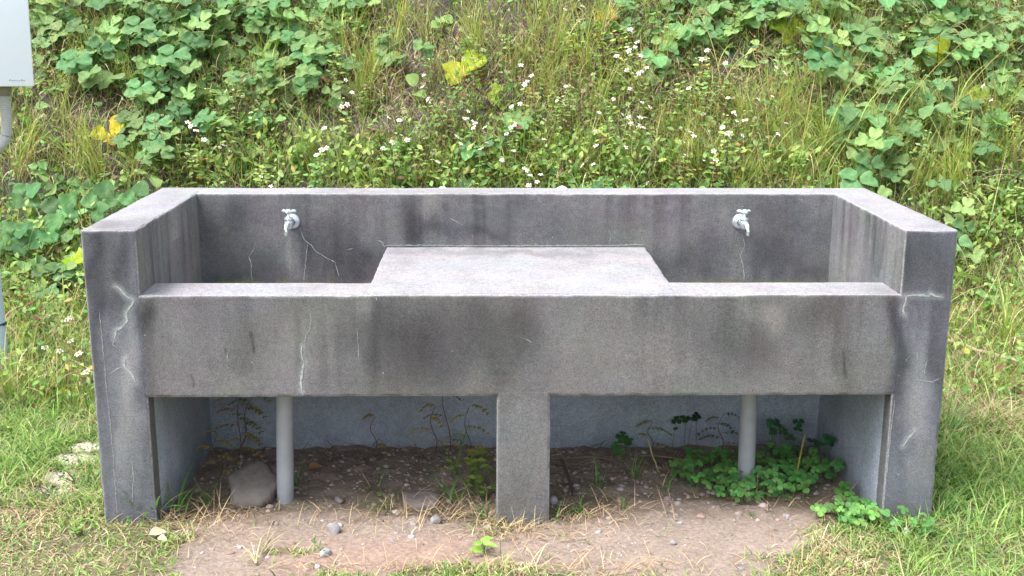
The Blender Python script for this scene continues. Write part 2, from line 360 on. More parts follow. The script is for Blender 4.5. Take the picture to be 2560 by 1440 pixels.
CR_FRONT = [  # (polyline px, width mm, halo)
 ([(288, 714), (300, 722), (318, 742), (334, 748)], 4.5, 1), ([(334, 748), (330, 762), (316, 780), (318, 802), (304, 818), (290, 826), (286, 846)], 4, 1), ([(286, 846), (282, 862), (296, 872)], 2, 0),
 ([(312, 895), (310, 915), (330, 935), (340, 958)], 4, 1), ([(310, 916), (292, 922), (274, 934)], 2.5, 0), ([(345, 876), (357, 876), (372, 884), (392, 888)], 1.6, 0), ([(357, 876), (366, 868)], 1.4, 0),
 ([(776, 784), (778, 800), (775, 822), (764, 840), (760, 856), (752, 864)], 1.6, 0), ([(768, 838), (776, 852)], 1.2, 0), ([(755, 862), (753, 880), (756, 896), (760, 905)], 3.2, 1), ([(760, 905), (756, 925), (752, 950), (754, 975), (758, 988)], 4.2, 1),
 ([(568, 880), (570, 905)], 1.6, 0), ([(893, 820), (895, 860), (896, 900)], 1.1, 0), ([(940, 742), (942, 750)], 5, 0),
 ([(249, 780), (256, 850), (262, 920), (268, 980), (276, 1060), (284, 1150), (290, 1240), (294, 1285)], 1.2, 0), ([(330, 1150), (334, 1200), (330, 1260)], 1.4, 0),
 ([(2258, 740), (2282, 738), (2300, 738), (2322, 740), (2326, 733), (2338, 740), (2352, 742)], 4.2, 1), ([(2266, 738), (2262, 760), (2257, 776), (2262, 790)], 4, 1), ([(2292, 880), (2294, 900)], 2.4, 0), ([(2318, 900), (2312, 920), (2312, 945)], 2, 0), ([(2288, 948), (2310, 952), (2330, 955), (2350, 946)], 2, 0), ([(2256, 1116), (2270, 1095), (2288, 1076)], 4, 1), ([(2262, 905), (2274, 888)], 1.3, 0),
 ([(1942, 830), (1950, 820), (1948, 812)], 1.4, 0), ([(1302, 842), (1310, 846), (1330, 856)], 1.3, 0), ([(2236, 1000), (2226, 1090), (2214, 1200), (2208, 1290)], 1.6, 0)]
CR_BACK = [([(748, 568), (762, 600), (778, 612), (790, 628), (815, 644), (838, 655), (848, 690)], 1.8, 0), ([(771, 608), (768, 620), (764, 655), (760, 702)], 1.6, 0), ([(790, 628), (792, 640)], 1.2, 0), ([(622, 640), (628, 660), (628, 685), (632, 702)], 1.6, 0), ([(636, 618), (622, 645)], 1.2, 0), ([(944, 600), (956, 606), (962, 617)], 2.4, 0), ([(868, 624), (885, 620)], 1.2, 0),
 ([(1125, 545), (1140, 553), (1156, 562)], 1.8, 0), ([(1180, 586), (1184, 596)], 2, 0), ([(1524, 575), (1526, 590), (1523, 612)], 1.4, 0), ([(1855, 585), (1862, 610), (1850, 640), (1858, 665), (1860, 702)], 1.8, 0), ([(1285, 605), (1288, 614)], 1, 0),
 ([(963, 613), (1060, 613), (1190, 614), (1300, 614), (1420, 613), (1540, 613), (1612, 611)], 2.2, 0)]
DK_FRONT = [([(627, 832), (631, 850), (635, 880)], 3), ([(480, 938), (484, 965)], 2.6), ([(565, 872), (568, 888)], 2.4), ([(2110, 880), (2112, 940)], 3)]
def seg_dist(px, py, pl):
    d = np.full(px.shape, 1e9)
    for (ax, ay), (bx, by) in zip(pl[:-1], pl[1:]):
        vx, vy = bx - ax, by - ay; L = vx * vx + vy * vy
        t = np.clip(((px - ax) * vx + (py - ay) * vy) / L, 0, 1)
        d = np.minimum(d, np.hypot(px - ax - t * vx, py - ay - t * vy))
    return d
def stainsum(P, plane):
    # ragged edges by warping the lookup
    w1 = (fbm(P * np.array([1, 1, .35]), 16, 51, 4) - .5) * 90; w2 = (fbm(P * np.array([1, 1, .6]), 13, 61, 4) - .5) * 110
    px, py = pix(P); L = {'f': ST_FRONT, 'b': ST_BACK, 't': ST_TOP}[plane]
    k = 1. if plane != 't' else .4
    s = np.zeros(len(P))
    for cx, cy, rx, ry, w in L:
        s += w * np.exp(-np.abs((px + w1 * k * .8 - cx) / rx) ** 2.2 - np.abs((py + w2 * k - cy) / ry) ** 2.2)
    halo = np.zeros(len(P)); 
    for c in ({'f': CR_FRONT, 'b': CR_BACK, 't': []}[plane]):
        if c[2]: halo = np.maximum(halo, np.exp(-(seg_dist(px + w1 * .06, py, c[0]) / (c[1] * 1.9)) ** 2))
    dk = np.zeros(len(P))
    if plane == 'f':
        for pl, w in DK_FRONT: dk = np.maximum(dk, np.exp(-(seg_dist(px, py, pl) / w) ** 2))
    return s, halo, dk
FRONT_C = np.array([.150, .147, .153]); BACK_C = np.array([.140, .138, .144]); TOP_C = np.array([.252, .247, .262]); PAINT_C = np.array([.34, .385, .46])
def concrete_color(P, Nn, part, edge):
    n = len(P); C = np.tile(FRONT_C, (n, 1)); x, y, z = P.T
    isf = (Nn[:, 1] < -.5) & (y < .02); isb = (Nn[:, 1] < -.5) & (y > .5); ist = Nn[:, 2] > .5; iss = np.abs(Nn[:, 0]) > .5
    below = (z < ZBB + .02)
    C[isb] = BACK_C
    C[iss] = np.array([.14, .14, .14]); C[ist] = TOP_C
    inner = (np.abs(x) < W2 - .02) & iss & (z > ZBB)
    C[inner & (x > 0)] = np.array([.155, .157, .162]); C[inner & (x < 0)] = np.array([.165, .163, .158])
    for msk, pl in ((isf, 'f'), (isb & ~below, 'b'), (ist, 't')):
        if msk.any():
            s, h, dk = stainsum(P[msk], pl)
            f = np.where(s > 0, np.exp(-s * (2.15 if pl == 'f' else 1.5)), 1 - s * 1.3)[:, None]
            c = C[msk] * f
            if pl == 'b':
                ms = np.exp(-((P[msk][:, 2] - ZF - .008) / .012) ** 2)[:, None] * (fbm(P[msk], 22, 33, 3)[:, None] > .42) * .8; c = c * (1 - ms) + np.array([.13, .15, .06]) * ms
            if pl == 'b': c = c * (1 + .12 * np.clip(s, 0, 1)[:, None] * np.array([-.3, -.2, 1.]))
            lite = np.clip(-s, 0, 1)[:, None]; 
            if pl != 't': c = c * (1 + lite * np.array([.12, .04, -.12]))
            post = (np.abs(P[msk][:, 0]) > XI1 - .005)[:, None]
            if pl == 'f': c = np.where(post, c * np.array([.92, .97, 1.1]), c)
            c = c * (1 - .55 * dk[:, None]); c = c * (1 - h[:, None] * .5) + np.array([.36, .39, .40]) * h[:, None] * .5
            C[msk] = c
    if inner.any():
        Pi = P[inner]; v = fbm(np.stack([Pi[:, 1] * 42, Pi[:, 2] * 4, Pi[:, 0] * 0], 1), 1, 71, 3)
        top = np.clip((Pi[:, 2] - .72) / .2, 0, 1)
        sl = (1 - .42 * np.clip((v - .45) * 3, 0, 1) * (.5 + .5 * top)) * np.where(np.exp(-((Pi[:, 1] - .22) / .05) ** 2 - ((Pi[:, 2] - .83) / .1) ** 2) * (Pi[:, 0] > 0) > .4, .8, 1)
        white = np.exp(-((Pi[:, 1] - .42) / .05) ** 2) * (Pi[:, 2] > .83) * (Pi[:, 0] < 0)
        C[inner] = C[inner] * sl[:, None] * (1 + .5 * white[:, None])
    # run-off streaks of uneven length hanging from the rims
    vert = (isf | isb | iss) & (z > .0)
    if vert.any():
        Pv = P[vert]; a_ = fbm(np.stack([Pv[:, 0] * 26, Pv[:, 1] * 26, Pv[:, 2] * 1.1], 1), 1, 131, 4); b_ = fbm(np.stack([Pv[:, 0] * 3.2, Pv[:, 1] * 3.2, Pv[:, 2] * 2.4], 1), 1, 137, 3)
        rim = np.where((np.abs(Pv[:, 0]) < XI1) & (Pv[:, 1] < .02), ZB, H_); ln = .06 + .5 * fbm(np.stack([Pv[:, 0] * 9, Pv[:, 1] * 9, Pv[:, 0] * 0], 1), 1, 139, 3) ** 2
        dd = np.clip(1 - (rim - Pv[:, 2]) / ln, 0, 1)
        sk = np.where(isf[vert], .30, np.where(isb[vert], .42, .55)) * np.where((z[vert] < ZBB) & (Pv[:, 1] < .02), .5, 1)
        C[vert] = C[vert] * (1 - sk * np.clip((a_ - .47) * 3.2, 0, .6) * np.clip((b_ - .42) * 4, 0, 1) - sk * .34 * np.clip((a_ - .45) * 5, 0, 1) * dd ** .6)[:, None]
        C[vert] = C[vert] * (1.03 + .25 * np.clip(.45 - b_, 0, .3))[:, None]
    # underneath: the old smooth grey render
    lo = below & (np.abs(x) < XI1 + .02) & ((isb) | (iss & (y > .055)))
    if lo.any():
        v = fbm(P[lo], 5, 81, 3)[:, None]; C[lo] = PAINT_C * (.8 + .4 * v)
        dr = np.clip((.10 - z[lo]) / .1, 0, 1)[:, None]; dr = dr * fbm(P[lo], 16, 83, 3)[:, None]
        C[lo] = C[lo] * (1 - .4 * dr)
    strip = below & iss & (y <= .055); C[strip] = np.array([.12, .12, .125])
    # rising damp / earth splash at foot of posts
    ft = isf & (z < .12); C[ft] = C[ft] * (1 - .25 * (np.clip((.12 - z[ft]) / .12, 0, 1) * fbm(P[ft], 20, 87, 2))[:, None] * np.array([.8, 1, 1.3]))
    e = edge[:, None]; C = C * (1 - e) + np.maximum(C * 1.3, np.array([.27, .27, .28]) * (.6 + .7 * fbm(P, 40, 91, 2)[:, None])) * e
    return np.clip(C, .01, .8)
def axis_pts(a, b, step, r0, r1):
    n = max(1, int(round((b - a - r0 - r1) / step))); core = np.linspace(a + r0, b - r1, n + 1)
    pre = [a, a + r0 * .3] if r0 else []; post = [b - r1 * .3, b] if r1 else []
    return np.array(pre + list(core) + post)
def slab(name, lo, hi, parent, r=.006, step=.006, square=(), cracks=None, dark=None, plane_y=None, cols=True, steps=None):
    """rounded, slightly uneven cast block. square: faces whose edges stay sharp ('x0','x1','y0',...)"""
    lo = np.array(lo, float); hi = np.array(hi, float)
    rr = [(0 if f'{a}0' in square else r, 0 if f'{a}1' in square else r) for a in 'xyz']
    steps = steps or (step,) * 3
    ax = [axis_pts(lo[i], hi[i], steps[i], *rr[i]) for i in range(3)]
    qlo = lo + np.array([a for a, b in rr]); qhi = hi - np.array([b for a, b in rr])
    V = []; Fs = []; Ns = []; n0 = 0
    for a in range(3):
        u, v = (a + 1) % 3, (a + 2) % 3
        A, B = np.meshgrid(ax[u], ax[v], indexing='ij'); na, nb = A.shape
        for sgn in (0, 1):
            P = np.zeros((na * nb, 3)); P[:, u] = A.ravel(); P[:, v] = B.ravel(); P[:, a] = hi[a] if sgn else lo[a]
            i = (np.arange(na - 1)[:, None] * nb + np.arange(nb - 1)[None]).ravel()
            f = np.stack([i, i + nb, i + nb + 1, i + 1], 1)
            if not sgn: f = f[:, ::-1]
            nn = np.zeros(3); nn[a] = 1 if sgn else -1
            V.append(P); Fs.append(f + n0); Ns.append(np.tile(nn, (len(P), 1))); n0 += len(P)
    P = np.concatenate(V); Nn = np.concatenate(Ns)
    q = np.clip(P, qlo, qhi); d = P - q; L = np.linalg.norm(d, axis=1); ncomp = (np.abs(d) > 1e-7).sum(1)
    k = L > 1e-7; edge = np.zeros(len(P))
    Pn = P.copy()
    chip = np.clip((fbm(P, 28, 101, 3) - .5) * 3.5, 0, 1) * .0045
    rad = np.where(ncomp > 1, r - chip, r)
    Pn[k] = q[k] + d[k] / L[k][:, None] * np.where(ncomp > 1, rad, L)[k][:, None]
    edge[ncomp > 1] = .75
    wob = np.stack([vnoise(Pn, 7, 110) - .5, vnoise(Pn, 7, 111) - .5, vnoise(Pn, 7, 112) - .5], 1) * .0022
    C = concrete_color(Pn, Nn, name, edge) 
    Pn = Pn + wob
    mb = MB()
    mb.V = [Pn]; mb.C = [C]; mb.U = [np.zeros((len(Pn), 2))]; mb.F = Fs; mb.M = [np.zeros(sum(len(f) for f in Fs))]; mb.n = len(Pn)
    for pl, w, _ in (cracks or []):
        pts = [on_y(a, b, plane_y) for a, b in pl]
        if not all(lo[0] - .01 <= p[0] <= hi[0] + .01 and lo[2] - .01 <= p[2] <= hi[2] + .01 for p in (pts[0], pts[-1])): continue
        # subdivide with jitter
        q2 = [pts[0]]
        for a, b in zip(pts[:-1], pts[1:]):
            m = max(1, int(np.linalg.norm(b - a) / .009))
            for j in range(1, m + 1):
                p = a + (b - a) * j / m
                if j < m: p = p + np.array([random.uniform(-1, 1), 0, random.uniform(-1, 1)]) * .0013
                q2.append(p)
        q2 = np.array(q2); tn = np.gradient(q2, axis=0) if len(q2) > 1 else q2; tn /= np.linalg.norm(tn, axis=1)[:, None] + 1e-9
        nrm = np.stack([-tn[:, 2], tn[:, 0] * 0, tn[:, 0]], 1)
        ww = w * (.0013 if w > 2.2 else .00115) * .5 * (.55 + .9 * np.array([random.random() for _ in q2])) * np.minimum(1, np.minimum(np.arange(len(q2)) + .6, np.arange(len(q2))[::-1] + .6) / 2)
        y = plane_y - .0016
        VV = np.concatenate([q2 + nrm * ww[:, None], q2 - nrm * ww[:, None]]); VV[:, 1] = y; thin = w < 2.2
        m = len(q2); mb.add(VV, [(j, j + 1, m + j + 1, m + j) for j in range(m - 1)], (1, 1, 1), m=2 if thin else 1)
    return mb.build(name, [M_CON, M_CRACK, M_CRACK2], parent)
sink = empty('concrete_sink'); tag(sink, 'weathered grey concrete outdoor wash sink with two basins, two taps and central shelf', 'sink')
G = -.09
yf = .0
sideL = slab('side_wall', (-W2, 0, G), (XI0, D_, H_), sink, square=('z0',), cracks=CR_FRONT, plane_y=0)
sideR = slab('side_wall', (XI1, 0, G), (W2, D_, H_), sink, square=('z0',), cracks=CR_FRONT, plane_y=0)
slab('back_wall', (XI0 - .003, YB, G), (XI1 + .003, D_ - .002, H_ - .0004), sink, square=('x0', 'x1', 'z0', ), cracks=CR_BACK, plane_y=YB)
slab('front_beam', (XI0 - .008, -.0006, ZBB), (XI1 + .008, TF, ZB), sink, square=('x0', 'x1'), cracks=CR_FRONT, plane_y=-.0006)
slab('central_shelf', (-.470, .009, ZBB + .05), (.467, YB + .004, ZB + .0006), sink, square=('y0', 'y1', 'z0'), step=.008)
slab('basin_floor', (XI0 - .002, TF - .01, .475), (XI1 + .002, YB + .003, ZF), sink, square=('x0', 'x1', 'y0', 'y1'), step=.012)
slab('centre_leg', (-.0775, -.0011, G), (.0885, TF - .004, ZBB + .012), sink, square=('z1', 'z0'), cracks=None)
# mineral bead along the inner junctions of the rim
# taps
def build_tap(px, py, turn, hturn):
    c = on_y(px, py, YB); x, z = c[0], c[2]
    t = empty('tap', (x, YB, z)); t.parent = sink
    mb = MB(); lathe(mb, [(0, -.002), (.0275, -.002), (.0275, -.005), (.025, -.008), (.017, -.011), (.012, -.012)], (0, 0, 0), (0, 1, 0) if False else (0, 1., 0), 28)
    # lathe profile goes towards the viewer
    mb = MB(); lathe(mb, [(.0275, -.001), (.0275, .004), (.0255, .008), (.018, .0115), (.0125, .013), (.0125, .02)], (0, 0, 0), (0, -1, 0), 30); mb.build('flange', M_CHROME, t)
    b = MB()
    tube(b, [(0, -.012, 0), (math.sin(turn) * .02, -.03, 0), (math.sin(turn) * .034, -.05, .0)], [.0115, .0115, .012], 16)
    bx, by = math.sin(turn) * .034, -.05
    lathe(b, [(.002, -.021), (.010, -.020), (.0145, -.012), (.0155, 0), (.015, .009), (.0135, .012), (.0145, .0125), (.0145, .021), (.011, .022), (.006, .023), (.0055, .036)], (bx, by, 0), (0, 0, 1), 20)
    b.build('body', M_CHROME, t)
    s = MB(); fx, fy = math.sin(turn), -math.cos(turn)
    P = lambda d, zz: (bx + fx * d, by + fy * d, zz)
    tube(s, [P(.008, .0), P(.02, .002), P(.030, -.002), P(.037, -.012), P(.040, -.024)], [.0080, .0082, .0078, .0070, .0062], 16)
    lathe(s, [(.0062, 0), (.0055, .004), (.0055, .013), (.0040, .013)], P(.0402, -.024), (0, 0, -1), 16)
    s.build('spout', M_CHROME2, t)
    h = MB(); lathe(h, [(.001, .052), (.006, .0515), (.0075, .049), (.0075, .047), (.010, .046), (.010, .040), (.006, .034)], (bx, by, 0), (0, 0, 1), 18)
    for k in range(3):
        a = hturn + k * 2.0944; dx, dy = math.cos(a), math.sin(a)
        tube(h, [(bx + dx * .004, by + dy * .004, .042), (bx + dx * .014, by + dy * .014, .0435), (bx + dx * .022, by + dy * .022, .044), (bx + dx * .028, by + dy * .028, .0425)], [.0058, .0052, .0062, .0035], 10)
    h.build('handle', M_CHROME2, t)
    return t
t1 = build_tap(731, 553, -.12, R(28)); t1['label'] = 'tap in the left basin, spout turned slightly left'
t2 = build_tap(1849, 553, .16, R(152)); t2['label'] = 'tap in the right basin, spout turned slightly right'
# drain pipes
for (ax, ay), (bx_, by_) in (((712, 1000), (713, 1195)), ((1872, 992), (1866, 1160))):
    yy = .20 if ax < 1000 else .33
    a = on_y(ax, ay, yy); b = on_y(bx_, by_, yy)
    mb = MB(); zz = np.linspace(.48, -.06, 10); 
    tx = lambda z: b[0] + (a[0] - b[0]) * (z - b[2]) / (a[2] - b[2])
    pts = [(tx(z), yy, z) for z in zz]
    tube(mb, pts, .0277 if ax < 1000 else .029, 32); mb.build('drain_pipe', M_PIPE, sink)

# ------------------------------------------------------------------ shell on the rim
c = on_y(1405, 478, D_ - .045)
o = MB(); lathe(o, [(.0225, 0), (.0215, .003), (.015, .008), (.007, .0125), (.001, .0145)], (0, 0, 0), (0, 0, 1), 18)
V = o.V[0]; rr = np.hypot(V[:, 0], V[:, 1]); an = np.arctan2(V[:, 1], V[:, 0]); V[:, :2] *= (1 + .06 * np.sin(an * 7))[:, None]
sh = o.build('seashell', M_SHELL); sh.location = (c[0], c[1], H_ - .0005); tag(sh, 'small pale violet cone-shaped shell lying on the back rim of the sink', 'shell')

# ------------------------------------------------------------------ utility box and pole at the left
YBX = 1.32
c = on_y(85, 212.5, YBX); bx1, bz0 = c[0], c[2]
YAWB = R(27); box = empty('utility_box', (bx1 - .28 * math.cos(YAWB), YBX - .28 * math.sin(YAWB), bz0)); box.rotation_euler = (0, R(1.2), YAWB); tag(box, 'white metal utility box on a pole at the left edge', 'utility box')
def rbox(mb, lo, hi, r=.006, n=3, m=0):
    lo = np.array(lo, float); hi = np.array(hi, float); n0 = 0
    ax = [np.array([lo[i], lo[i] + r * .3, lo[i] + r, hi[i] - r, hi[i] - r * .3, hi[i]]) for i in range(3)]
    for a in range(3):
        u, v = (a + 1) % 3, (a + 2) % 3; A, B = np.meshgrid(ax[u], ax[v], indexing='ij'); na, nb = A.shape
        for s in (0, 1):
            P = np.zeros((na * nb, 3)); P[:, u] = A.ravel(); P[:, v] = B.ravel(); P[:, a] = hi[a] if s else lo[a]
            q = np.clip(P, lo + r, hi - r); d = P - q; L = np.linalg.norm(d, axis=1)[:, None]; P = q + d / L * r
            i = (np.arange(na - 1)[:, None] * nb + np.arange(nb - 1)[None]).ravel(); f = np.stack([i, i + nb, i + nb + 1, i + 1], 1)
            mb.add(P, f if s else f[:, ::-1], m=m)
mb = MB(); rbox(mb, (-.28, .012, 0.004), (.276, .2, .716), .008); b_ = mb.build('body', M_BOX, box)
mb = MB(); rbox(mb, (-.285, -.006, 0), (.28, .0115, .72), .005); b_ = mb.build('door', M_BOX, box)
mb = MB()
ma = np.array([.19, 0, .022]); mz = np.array([.25, 0, .022])
ln = [.9, .6, .62, .62, .6, .9, .62]; xq = ma[0]; st_ = (mz[0] - ma[0]) / len(ln)
for i, hh in enumerate(ln):
    s_ = st_ * .66; rbox(mb, (xq + i * st_, -.0072, ma[2]), (xq + i * st_ + s_, -.0058, ma[2] + .0075 * hh), .0003)
mk = mb.build('faded_marking', M_MARK, b_)
fa = on_y(2, 216, YBX + .08); fx0 = fa[0] - box.location.x
def _gx0(l):
    c_, s_ = math.cos(YAWB), math.sin(YAWB); return pix(np.array([[box.location.x + l * c_ - .09 * s_, box.location.y + l * s_ + .09 * c_, box.location.z - .03]]))[0][0]
fx0 = min(np.linspace(-.2, .27, 95), key=lambda l: abs(_gx0(l) - 11))
mb = MB(); lathe(mb, [(.0, .004), (.029, .004), (.029, -.022), (.027, -.024), (.027, -.040), (.02, -.042)], (fx0, .09, 0), (0, 0, 1), 26); mb.build('cable_gland', M_FIT, box)
pts = [(fx0, .09, -.03)]
for k in range(34): pts.append((fx0 + .003 * math.sin(k * .09), .09, -.035 - .004 * k))
x0, y0, z0 = pts[-1]
for k in range(1, 44):
    a = k / 43 * R(100); pts.append((x0 - .11 * (1 - math.cos(a)), y0, z0 - .11 * math.sin(a)))
pts = np.array(pts); d = np.concatenate([[0], np.cumsum(np.linalg.norm(np.diff(pts, axis=0), axis=1))])
s = np.arange(0, d[-1], .0018); pts = np.stack([np.interp(s, d, pts[:, i]) for i in range(3)], 1)
mb = MB(); tube(mb, pts, .0205 + .0014 * np.sin(s * 2 * math.pi / .0075), 18); mb.build('corrugated_conduit', M_COND, box)
yp = 1.5; pb = on_y(24, 930, yp); pr = .045
pole = empty('metal_pole', (pb[0] - pr, yp, hz(pb[0] - pr, yp))); tag(pole, 'pale blue-grey round metal pole standing at the left edge, black tie around it', 'pole')
mb = MB(); zt = 2.25 - pole.location.z; lathe(mb, [(pr, -.1), (pr, zt), (0, zt + .01)], (0, 0, 0), (0, 0, 1), 40); mb.build('shaft', M_POLE, pole)
zb_ = on_y(5, 812, yp)[2] - pole.location.z
mb = MB(); t_ = np.linspace(0, 2 * math.pi, 33); tube(mb, [(math.cos(a) * (pr + .002), math.sin(a) * (pr + .002), zb_ + .008 * math.cos(a)) for a in t_], .0035, 8, cap=False)
tube(mb, [(pr, -.01, zb_), (pr + .012, -.02, zb_ + .008), (pr + .02, -.03, zb_ + .016)], .003, 6); mb.build('cable_tie', M_BLACK, pole)
for zz in (1.5, 1.9):
    mb = MB(); rbox(mb, (-.16, -.07, zz - pole.location.z), (.04, -.044, zz + .04 - pole.location.z), .003); mb.build('bracket', M_POLE, pole)

# ------------------------------------------------------------------ vegetation: densities over the photographed places
KUDZU = [(480, 120, 330, 140, 1), (150, 60, 130, 60, .8), (600, 180, 200, 90, 1), (820, 60, 100, 80, .6), (110, 540, 170, 60, .9), (60, 620, 80, 50, .4), (1760, 50, 200, 90, .75), (2020, 60, 220, 90, .6), (2320, 90, 240, 110, 1),
 (2150, 300, 200, 80, .6), (2350, 280, 190, 130, 1), (2480, 400, 120, 100, .5), (1500, 60, 100, 60, .45), (430, 380, 60, 40, .5), (1300, 462, 350, 25, .5), (2100, 430, 120, 30, .6), (350, 490, 90, 40, .7), (1100, 60, 60, 60, .3)]
GRASS = [(200, 190, 120, 80, 1), (150, 400, 140, 80, 1), (920, 180, 60, 120, .9), (1950, 380, 270, 120, 1), (2250, 430, 220, 80, 1), (1250, 120, 280, 120, .6), (2050, 100, 90, 110, .8), (700, 300, 140, 70, .45), (2400, 330, 200, 120, .6), (1450, 200, 200, 80, .4)]
FLOWR = [(1350, 410, 370, 110, 1), (1700, 450, 200, 60, 1), (500, 400, 180, 80, .55), (1000, 470, 180, 50, .8), (1100, 330, 120, 60, .4), (1550, 220, 260, 80, .35), (2500, 360, 80, 80, .25), (1750, 330, 120, 90, .5), (300, 480, 120, 30, .4)]
LEAFY = [(1300, 420, 560, 70, 1), (1000, 380, 240, 90, .9), (650, 380, 240, 90, .9), (2480, 540, 90, 80, 1.3), (100, 640, 130, 50, .9), (1500, 250, 330, 150, .7), (750, 300, 250, 100, .5), (1800, 300, 200, 100, .6), (2480, 300, 100, 150, .5)]
BARE = [(210, 265, 130, 55, 1), (1030, 110, 75, 95, 1), (900, 300, 110, 40, .9), (1000, 200, 60, 60, .7), (2130, 300, 60, 40, .5), (500, 330, 60, 25, .5), (1830, 130, 70, 50, .5)]
def hill_samples(n, x0=-4.2, x1=4.2, y0=1.0, y1=5.3):
    x = RNG.uniform(x0, x1, n); y = RNG.uniform(y0, y1, n); z = height(x, y)
    u, v = pix(np.stack([x, y, z + .08], 1))
    return x, y, z, u, v
def clampuv(u, v): return np.clip(u, -60, 2620), np.clip(v, -60, 1500)
def pick(L, n, base=0, bare=.8, **k):
    x, y, z, u, v = hill_samples(n * 14, **k); u2, v2 = clampuv(u, v)
    w = np.maximum(blobs(u2, v2, L), base) * (1 - bare * blobs(u2, v2, BARE))
    k_ = RNG.random(len(x)) < w
    return x[k_][:n], y[k_][:n], z[k_][:n], u[k_][:n], v[k_][:n]
def inframe(u, v, m=80): return (u > -m) & (u < 2560 + m) & (v > -m) & (v < 1440 + m)

# leaflet of the big lobed vine: rows along v, five columns across
def leaflet_grid(lobe=0, nv=15):
    v = np.linspace(0, 1, nv); w = .50 * np.sin(np.pi * np.clip(v, 0, 1) ** .86) ** .58 * (1 - .08 * v); w[0] = .03; w[-1] = .012
    wl = w.copy(); wr = w.copy(); b = .10 * np.exp(-((v - .40) / .14) ** 2) - .15 * np.exp(-((v - .66) / .06) ** 2)
    if lobe in (1, 3): wl = wl + b
    if lobe in (2, 3): wr = wr + b
    cs = np.array([-1, -.5, 0, .5, 1.]); U = np.where(cs[None] < 0, wl[:, None] * cs[None], wr[:, None] * cs[None])
    Vv = np.repeat(v[:, None], 5, 1) - np.abs(cs)[None] * .10 * np.sin(np.pi * v)[:, None]
    i = (np.arange(nv - 1)[:, None] * 5 + np.arange(4)[None]).ravel(); F_ = np.stack([i, i + 1, i + 6, i + 5], 1)
    return U.ravel(), Vv.ravel(), F_
LG = [leaflet_grid(k) for k in range(4)]
def ovate(nv=5, wid=.38, pw=.85):
    v = np.linspace(0, 1, nv); w = wid * np.sin(np.pi * v ** pw); w[0] = .02; w[-1] = .0
    cs = np.array([-1, 0, 1.]); U = w[:, None] * cs[None]; Vv = np.repeat(v[:, None], 3, 1)
    i = (np.arange(nv - 1)[:, None] * 3 + np.arange(2)[None]).ravel(); return U.ravel(), Vv.ravel(), np.stack([i, i + 1, i + 4, i + 3], 1)
OV = ovate(5, .235, .78); LANCE = ovate(5, .2, .8)
def place_leaf(mb, g, base, dirv, nrm, size, c, fold=.25, droop=.3, m=0, wave=0.):
    U, V_, F_ = g; dirv = np.asarray(dirv, float); dirv /= np.linalg.norm(dirv); nrm = np.asarray(nrm, float)
    nrm = nrm - dirv * (nrm @ dirv); nrm /= np.linalg.norm(nrm) + 1e-9; side = np.cross(dirv, nrm)
    h = fold * np.abs(U) - droop * V_ ** 2 * .6 + wave * np.sin(V_ * 9 + U * 7) * .05
    P = np.asarray(base) + size * (side * U[:, None] + dirv * V_[:, None] + nrm * h[:, None])
    mb.add(P, F_, c, np.stack([U, V_], 1), m=m)
def jit(c, v=.15, h=.05):
    c = np.array(c, float) * (1 + random.uniform(-v, v)); return np.clip(c * (1 + np.array([random.uniform(-h, h) for _ in range(3)])), .005, .9)
def rdir(): 
    a = random.uniform(0, 2 * math.pi); return np.array([math.cos(a), math.sin(a), 0.])
G_KUD = (.12, .25, .095); G_KUD2 = (.19, .32, .11); G_YEL = (.38, .48, .06); G_SMALL = (.25, .385, .095); G_SMALL2 = (.15, .33, .08); G_GR = (.27, .385, .095); G_GRY = (.42, .42, .12); G_DRY = (.52, .43, .27); G_DRYB = (.3, .2, .13); G_RED = (.12, .045, .03)
def blade(mb, base, az, L, w, bend, lean=.2, c=(1, 1, 1), n=5, m=0, tipc=None):
    d = np.array([math.cos(az), math.sin(az), 0]); s = np.array([-d[1], d[0], 0]); th = lean; p = np.array(base, float); V = []; C = []
    for i in range(n + 1):
        f = i / n; ww = w * .5 * (1 - f ** 1.8) * (.6 + .4 * min(1, f * 4)) + .0002
        V += [p - s * ww, p + s * ww]
        cc = np.array(c) if tipc is None else np.array(c) * (1 - f ** 2) + np.array(tipc) * f ** 2
        C += [cc, cc]
        p = p + L / n * (d * math.sin(th) + np.array([0, 0, 1.]) * math.cos(th)); th += bend / n
    mb.add(V, [(2 * i, 2 * i + 1, 2 * i + 3, 2 * i + 2) for i in range(n)], C, m=m)

